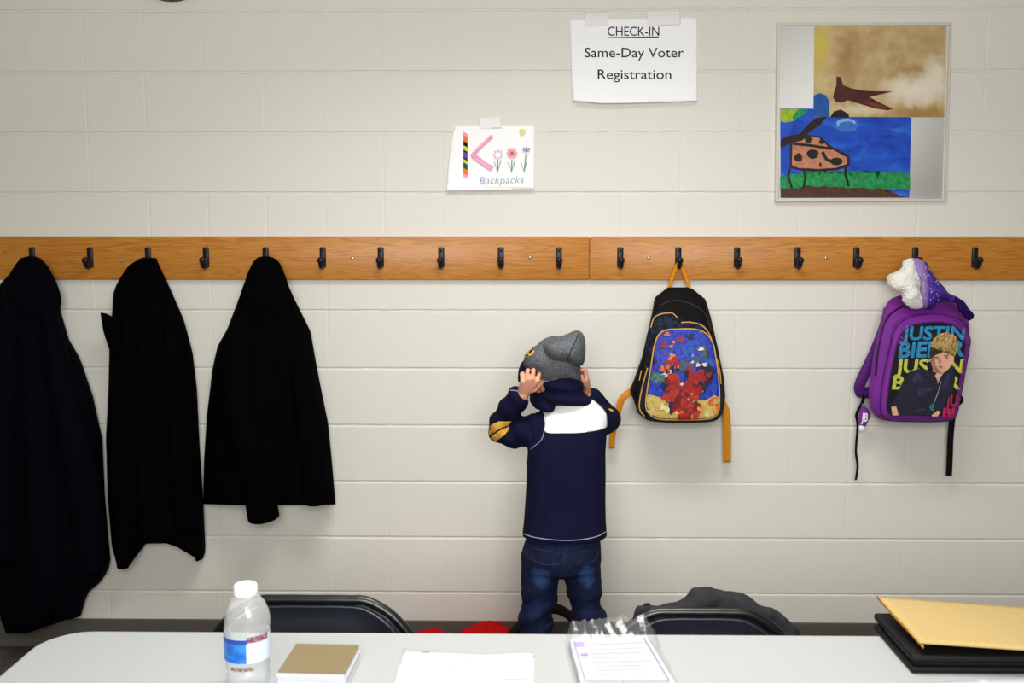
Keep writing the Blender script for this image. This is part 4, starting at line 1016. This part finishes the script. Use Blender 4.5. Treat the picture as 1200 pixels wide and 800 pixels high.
seam('seam', [(635.6, 407), (637.5, 416), (643, 422.5), (652, 425.6), (664, 426.6), (675, 428), (682, 426)], mk, .0012, mat('dark_grey_seam', '#303135', 1, .05), crown)
seam('seam', [(677.5, 391), (674, 400), (669, 411), (665, 421)], mk, .0011, M['blk'], crown)

# ================================================================== TABLE
TZ = .74
t = thing('folding_table', 'long pale grey folding table with rounded corners across the foreground', 'table', (.28, -2.0, 0))
def rrect(x0, x1, y0, y1, r, n=10):
    o = []
    for cx, cy, a0 in ((x1 - r, y1 - r, 0), (x0 + r, y1 - r, 90), (x0 + r, y0 + r, 180), (x1 - r, y0 + r, 270)):
        for k in range(n + 1):
            a = math.radians(a0 + 90 * k / n); o.append((cx + r * math.cos(a), cy + r * math.sin(a)))
    return o
TX0, TX1, TY0, TY1 = -.912, 1.50, -2.39, -1.627
bm = bmesh.new(); R = []
for z, ins in ((TZ - .045, .012), (TZ - .044, .004), (TZ - .036, 0), (TZ - .008, 0), (TZ - .002, .002), (TZ, .006), (TZ, .03)):
    R.append([bm.verts.new((x, y, z)) for x, y in rrect(TX0 + ins, TX1 - ins, TY0 + ins, TY1 - ins, .085 - ins * .6)])
skin(bm, R); top = done('tabletop', bm, M['table'], t, False)
for x in (-.66, 1.24):
    for y in (-2.27, -1.77):
        bm = bmesh.new(); s = 1 if y < -2 else -1
        tube(bm, spline([(x, y + s * .06, TZ - .05), (x, y + s * .01, TZ - .10), (x, y, TZ - .2), (x, y, .014)], 5), .0135, 10); done('leg', bm, M['legmetal'], t)
    bm = bmesh.new(); tube(bm, [(x, -2.27, .22), (x, -1.77, .22)], .011, 8); done('crossbar', bm, M['legmetal'], t)
    bm = bmesh.new(); tube(bm, [(x, -2.26, .55), (x, -1.78, .55)], .011, 8); done('crossbar', bm, M['legmetal'], t)
    for y in (-2.27, -1.77):
        bm = bmesh.new(); lathe(bm, [(.017, 0), (.018, .01), (.0165, .03)], (x, y, 0), 14); done('foot', bm, M['chairframe'], t)

# ================================================================== FOLDING CHAIRS
def folding_chair(cx, Y, ztop, hw, label):
    t = thing('folding_chair', label, 'chair', (cx, Y, 0), 'folding chairs behind the table')
    tl = .12       # the back leans towards the wall
    yb = lambda z: Y - (ztop - z) * tl
    path = [(cx - hw, .0), (cx - hw, .40), (cx - hw - .004, ztop - .13), (cx - hw + .032, ztop - .056), (cx - hw + .092, ztop - .014), (cx - hw + .145, ztop - .009), (cx, ztop - .009)]
    path = path + [(2 * cx - x, z) for x, z in path[-2::-1]]
    pts = [(p.x, yb(p.y), max(.012, p.y)) for p in spline([Vector(p) for p in path], 7)]
    bm = bmesh.new(); tube(bm, pts, .0105, 10); done('back_frame', bm, M['chairframe'], t)
    # pressed backrest panel with a raised rim
    bm = bmesh.new()
    prof = [(cx - hw + .006, .47), (cx - hw + .003, ztop - .135), (cx - hw + .039, ztop - .066), (cx - hw + .096, ztop - .024), (cx - hw + .148, ztop - .017), (cx, ztop - .017)]
    prof = prof + [(2 * cx - x, z) for x, z in prof[-2::-1]]
    pl = resample(spline([Vector(p) for p in prof], 6) , 70, False)
    c = Vector((cx, ztop - .14)); R = []
    for s, d in ((.985, .008), (.985, -.003), (.965, -.007), (.93, -.004), (.90, .003), (.7, .006), (.35, .008)):
        R.append([bm.verts.new((c.x + (p.x - c.x) * s, yb(c.y + (p.y - c.y) * s) + d, c.y + (p.y - c.y) * s)) for p in pl])
    skin(bm, R); bm.faces.ensure_lookup_table(); done('backrest', bm, M['chair'], t)
    bm = bmesh.new(); b2 = bmesh.new(); box(b2, (cx - hw + .02, yb(.44) - .385, .425), (cx + hw - .02, yb(.44) - .03, .450), .012, 3); merge(bm, b2); done('seat', bm, M['chair'], t)
    for s in (-1, 1):
        x = cx + s * (hw - .022); bm = bmesh.new(); tube(bm, spline([(x, yb(.44) - .36, .43), (x, yb(.44) - .25, .33), (x, yb(.2) + .0, .19), (x, yb(.1) + .14, .012)], 6), .0105, 10); done('leg', bm, M['chairframe'], t)
    bm = bmesh.new(); tube(bm, [(cx - hw + .02, yb(.1) + .09, .075), (cx + hw - .02, yb(.1) + .09, .075)], .008, 8); done('crossbar', bm, M['chairframe'], t)
    bm = bmesh.new(); tube(bm, [(cx - hw, yb(.2), .2), (cx + hw, yb(.2), .2)], .008, 8); done('crossbar', bm, M['chairframe'], t)
    return t
zt = P(366, 697.5, -1.47).z; a, b = P(245, 742, -1.48), P(488, 742, -1.48)
folding_chair((a.x + b.x) / 2, -1.47, zt, (b.x - a.x) / 2 - .003, 'black folding chair behind the table at left, beyond the water bottle')
zt = P(820, 712, -1.47).z; a, b = P(708, 742, -1.48), P(936, 742, -1.48)
folding_chair((a.x + b.x) / 2, -1.47, zt, (b.x - a.x) / 2 - .003, 'black folding chair behind the table at right, with charcoal cloth over its back')
# cloth on the right chair
bm = bmesh.new(); inflate(bm, [(742, 709), (752, 705.5), (775, 705.5), (795, 706), (805, 697), (813, 690), (830, 688), (850, 693.5), (876, 698), (887, 706), (892, 711), (903, 711), (915, 718), (927, 729), (936, 742), (930, 775), (840, 790), (760, 780), (738, 740)], -1.418, .030, 80, 7, False, .05)
me = fuse(bm, .006, 4); crumple(me, .012, 18, 4); crumple(me, .004, 55, 2); me.transform(Matrix.Translation(-P(840, 790, -1.418)))
o = link('jacket', me, M['jacket']); o.location = P(840, 790, -1.418); tag(o, 'charcoal grey jacket slung over the back of the right folding chair', 'jacket')

# ================================================================== ON THE TABLE
# water bottle
bp = P(290, 760, -1.86); bx, by = bp.x, -1.86
t = thing('water_bottle', 'clear plastic water bottle with white cap and blue label, on the table at left', 'bottle', (bx, by, TZ))
br = (P(316, 755, by).x - P(264, 755, by).x) / 2
zz = lambda py: P(290, py, by).z
prof = [(.012, TZ + .004), (br * .75, TZ + .0005), (br * .9, TZ + .004), (br * .93, TZ + .012)]
z = TZ + .018
while z < zz(785): prof += [(br * .95, z), (br * .90, z + .004)]; z += .0085
prof += [(br * .96, zz(776)), (br * .955, zz(771)), (br * .98, zz(769)), (br * .98, zz(740)), (br * 1.0, zz(736)), (br * 1.0, zz(726)), (br * .93, zz(716)), (br * .78, zz(706)), (br * .58, zz(698.5)), (br * .44, zz(695.5)), (br * .40, zz(694))]
bm = bmesh.new(); lathe(bm, prof, (bx, by, 0), 40, False)
for v in bm.verts:
    if v.co.z > zz(738):
        a = math.atan2(v.co.y - by, v.co.x - bx); k = .05 * math.sin(5 * a) * min(1, max(0, (v.co.z - zz(738)) / .02)) * (1 if v.co.z < zz(700) else 0)
        v.co.x = bx + (v.co.x - bx) * (1 + k); v.co.y = by + (v.co.y - by) * (1 + k)
shell = done('bottle_body', bm, M['bottle'], t)
bm = bmesh.new(); R0 = br * .50
rr = []
for zc, s in ((zz(695.5), 1.0), (zz(694.5), 1.03), (zz(686), 1.0), (zz(684), .93), (zz(683.3), .6), (zz(683.2), .05)):
    rr.append([bm.verts.new((bx + (R0 * s * (1 + .02 * (k % 2))) * math.cos(2 * math.pi * k / 48), by + (R0 * s * (1 + .02 * (k % 2))) * math.sin(2 * math.pi * k / 48), zc)) for k in range(48)])
skin(bm, rr); done('cap', bm, M['cap'], t, True, 'white screw cap')
def bottle_label(name, z0, z1, a0, a1, mt, rad):
    bm = bmesh.new(); n = max(6, int((a1 - a0) / 6)); R = []
    for z in (z0, z1):
        R.append([(bx + rad * math.cos(math.radians(a0 + (a1 - a0) * k / n)), by + rad * math.sin(math.radians(a0 + (a1 - a0) * k / n)), z) for k in range(n + 1)])
    V = [[bm.verts.new(p) for p in r] for r in R]
    for k in range(n): bm.faces.new((V[0][k], V[0][k + 1], V[1][k + 1], V[1][k]))
    return bm
lb = [('label', (767, 738.5, 150, 400), mat('label_white', '#d4dff0', .4, .4), .0009), ('label', (766.5, 740.5, 206, 283), mat('label_blue', '#2f86d8', .4, .4, noise=(60, '#1b5fc4', .12)), .0014), ('label', (743.5, 737, 286, 345), mat('label_maroon', '#4d2740', .4, .4, noise=(300, '#b5788c', .06)), .0016),
      ('label', (744.5, 739.3, 206, 286), mat('label_navy', '#2444a0', .4, .4), .0017), ('label', (758, 747.5, 228, 250), mat('label_disc', '#1d64b8', .4, .4), .0018), ('label', (775.5, 772, 240, 300), mat('label_band', '#6b5a58', .4, .4, noise=(260, '#a58f8c', .08)), .0012)]
labm = bmesh.new(); lm = []
for i, (n, (y0, y1, a0, a1), m_, e) in enumerate(lb):
    b2 = bottle_label(n, zz(y0), zz(y1), a0, a1, m_, br * .985 + e); lm.append(m_)
    for f in b2.faces: f.material_index = i
    merge_keep(labm, b2)
me = bpy.data.meshes.new('label'); labm.to_mesh(me); labm.free()
for m_ in lm: me.materials.append(m_)
link('label', me, lm, t, True, 'blue and white paper label')
watz = zz(738)
bm = bmesh.new(); wp = [(.004, TZ + .006), (br * .72, TZ + .005), (br * .86, TZ + .012), (br * .87, zz(790)), (br * .92, zz(776)), (br * .94, zz(768)), (br * .94, zz(742)), (br * .93, watz), (.002, watz)]
lathe(bm, wp, (bx, by, 0), 32); done('water', bm, thin_mat('water', '#fafcfd', .02, .05, None, .03), t, True, 'clear water')

# stack of slips with a brown card on top
t = thing('paper_stack', 'small stack of white slips topped by a brown card, beside the bottle', 'paper stack', Pz(373, 790, TZ))
cor = [Pz(*c, TZ + .030) for c in ((347, 754.5), (421, 756), (404, 790), (325, 788))]
bm = bmesh.new(); R = []; rg = random.Random(2); cc = sum(cor, Vector()) / 4
for k in range(13):
    z = TZ + .0005 + .0275 * k / 12; dx = rg.uniform(-.0012, .0012) - .0006 * (k > 9); dy = rg.uniform(-.001, .001)
    for e in (0, .0018):
        R.append([bm.verts.new((c.x + dx + (c.x - cc.x) * .005, c.y + dy, z + e)) for c in cor])
skin(bm, R); done('slips', bm, M['paper3'], t, False)
bm = bmesh.new(); skin(bm, [[bm.verts.new((c.x, c.y, z)) for c in cor] for z in (TZ + .0300, TZ + .0312)]); done('cover_card', bm, M['card'], t, False, 'brown chipboard card')

# loose white sheets
t = thing('paper_sheets', 'loose white sheets lying flat at the middle of the table, nearest its front', 'paper', Pz(545, 790, TZ))
sh = lambda p: .0035 * math.sin((p.x + .25) * 22) ** 2 + .010 * max(0, (-.15 - p.x) / .1) * max(0, (p.y + 1.80) / .08) if p.y > -2.1 else 0
A, B2, Cc, Dd = (473, 761.5), (625, 767), (622, 812), (455, 806)
art('sheet', [(M['paper3'], [[(478, 764), (626.5, 768.5), (624, 830), (456, 830)]])], onz(TZ, .0006), t, 8, .0006)
art('sheet', [(M['paper3'], [[A, (500, 766), (550, 767), B2, (622, 830), (452, 830)]])], onz(TZ, .0022, lambda p: .003 * math.sin((p.x + .25) * 18) ** 2), t, 8, .0005)
art('printing', [(M['c_faint'], line([(500, 776), (600, 777)], .7) + line([(505, 782), (590, 783)], .7) + line([(498, 788), (605, 789)], .7)), (M['c_lavp'], line([(545, 798), (620, 798.5)], 1.0))], onz(TZ, .0034, lambda p: .003 * math.sin((p.x + .25) * 18) ** 2), t, 6)

# forms wrapped in clear plastic
t = thing('form_pack', 'pack of printed forms with violet headings, wrapped in crinkled clear plastic', 'paper pack', Pz(725, 780, TZ))
F4 = [(667, 750), (757, 745.5), (794, 806), (682, 806)]
cz = TZ + .016; cor = [Pz(*c, cz) for c in F4]; bm = bmesh.new(); R = []
for k in range(8):
    z = TZ + .001 + .0148 * k / 7; dx = rg.uniform(-.0006, .0006)
    for e in (0, .0016): R.append([bm.verts.new((c.x + dx, c.y, z + e)) for c in cor])
skin(bm, R); done('forms', bm, M['paper2'], t, False)
def fq(u, v): # u across, v down the sheet
    a = Vector(F4[0]).lerp(Vector(F4[1]), u); b_ = Vector(F4[3]).lerp(Vector(F4[2]), u); return tuple(a.lerp(b_, v))
def rct(u0, v0, u1, v1): return [fq(u0, v0), fq(u1, v0), fq(u1, v1), fq(u0, v1)]
L = [(M['c_lav'], [rct(.05, .055, .17, .16)]), (M['c_lavp'], [rct(.2, .055, .93, .13), rct(.08, .32, .2, .38)]),
     (M['c_faint'], [rct(.2, .22 + k * .085, .9 - .1 * (k % 3), 0.229 + k * .085) for k in range(7)]),
     (M['c_line'], [list(p) for p in line([fq(.05, .05), fq(.05, .9)], .6)] + [list(p) for p in line([fq(.95, .05), fq(.95, .9)], .8)] + [list(p) for p in line([fq(.05, .9), fq(.95, .9)], .7)])]
L.append((M['c_lav'], [rct(.085, .33, .17, .36)]))
art('printing', L, onz(cz, .0016), t)
# plastic: a loose sleeve around the pack, its open end standing up at the far edge
bm = bmesh.new(); nx, ny = 54, 44; V = []
fc = [Pz(662, 749, TZ + .018), Pz(772, 742, TZ + .018), Pz(806, 812, TZ + .018), Pz(678, 812, TZ + .018)]
for j in range(ny + 1):
    v = j / ny; row = []
    for i in range(nx + 1):
        u = i / nx; p = fc[0].lerp(fc[1], u).lerp(fc[3].lerp(fc[2], u), v)
        n = mnoise.noise(Vector((u * 9, v * 9, 1))) + .6 * mnoise.noise(Vector((u * 22, v * 20, 4)))
        e = min(u / .06, (1 - u) / .14, 1); z = TZ + .0195 * max(0.08, min(1, e)) + .0022 * n
        if v < .13:
            s = (.13 - v) / .13; z += .026 * s ** .8 * min(1, u / .08, (1 - u) / .12) + .007 * n * s; p = p + Vector((0, .02 * s, 0))
        z = max(z, TZ + .0015); row.append(bm.verts.new((p.x + .002 * n, p.y, z)))
    V.append(row)
for j in range(ny):
    for i in range(nx): bm.faces.new((V[j][i], V[j][i + 1], V[j + 1][i + 1], V[j + 1][i]))
me = bpy.data.meshes.new('wrap'); bm.to_mesh(me); bm.free(); link('plastic_wrap', me, M['film'], t, True, 'crinkled clear plastic')

# black portfolio at right
t = thing('portfolio', 'black padded portfolio lying on the table under the manila envelope', 'portfolio', (.83, -1.70, TZ))
x0, x1, y0, y1 = .668, 1.02, -1.795, -1.60
for nm, za, zb, ins in (('cover', TZ + .0005, TZ + .0135, 0), ('pages', TZ + .013, TZ + .021, .008), ('cover', TZ + .0205, TZ + .034, 0)):
    bm = bmesh.new(); box(bm, (x0 + ins, y0 + ins, za), (x1 - ins, y1 - ins, zb), .0055 if nm == 'cover' else .001, 3)
    done(nm, bm, M['leather'] if nm == 'cover' else mat('dark_pages', '#1a171f', .8, .1, bump=(900, .3, .001)), t, True)
# manila envelope
t = thing('envelope', 'manila envelope with a raised corner, resting on the black portfolio', 'envelope', (.85, -1.70, TZ + .035))
e0, e1 = P(1028, 698.5, -1.60), P(1200, 711, -1.585); f0, f1 = P(1078, 752, -1.79), P(1200, 760, -1.80)
e1 = e0 + (e1 - e0) * 1.5; f1 = f0 + (f1 - f0) * 1.9
bm = bmesh.new(); nx, ny = 26, 14
def env(u, v, d):
    p = e0.lerp(e1, u).lerp(f0.lerp(f1, u), v); base = TZ + .0365
    p.z = max(base + .001, p.z) ; p.z -= d * (1 - .0 * u); p.z = max(base, p.z); return p
rows = []
for j in range(ny + 1):
    v = j / ny; bul = .004 * math.sin(math.pi * v)
    rows.append(([env(i / nx, v, 0) + Vector((0, 0, bul * math.sin(math.pi * min(1, i / nx * 1.4)))) for i in range(nx + 1)], [env(i / nx, v, .0045 if 0 < v < 1 else .003) for i in range(nx + 1)]))
R = [[bm.verts.new(p) for p in a] + [bm.verts.new(p) for p in b_[::-1]] for a, b_ in rows]
skin(bm, R); done('envelope_body', bm, M['manila'], t)
bm = bmesh.new(); strap(bm, spline([env(0, 0, .001), env(0, .35, .002) + Vector((-.001, 0, 0)), env(0, .7, .002), env(0, 1, .001) + Vector((.004, -.006, -.006))], 6), .006, .0012, (0, .2, 1)); done('flap_edge', bm, M['manilaedge'], t, True, 'folded orange edge')
# sheet peeking in at the bottom right
t0 = Pz(1160, 800, TZ)
o = art('paper_sheet', [(M['paper3'], [[(1092, 800.5), (1150, 796), (1230, 792), (1240, 830), (1080, 830)]])], onz(TZ, .0008), None, 10, .0005)
o.data.transform(Matrix.Translation(-t0)); o.location = t0; tag(o, 'white sheet at the table front, below the black portfolio', 'paper')
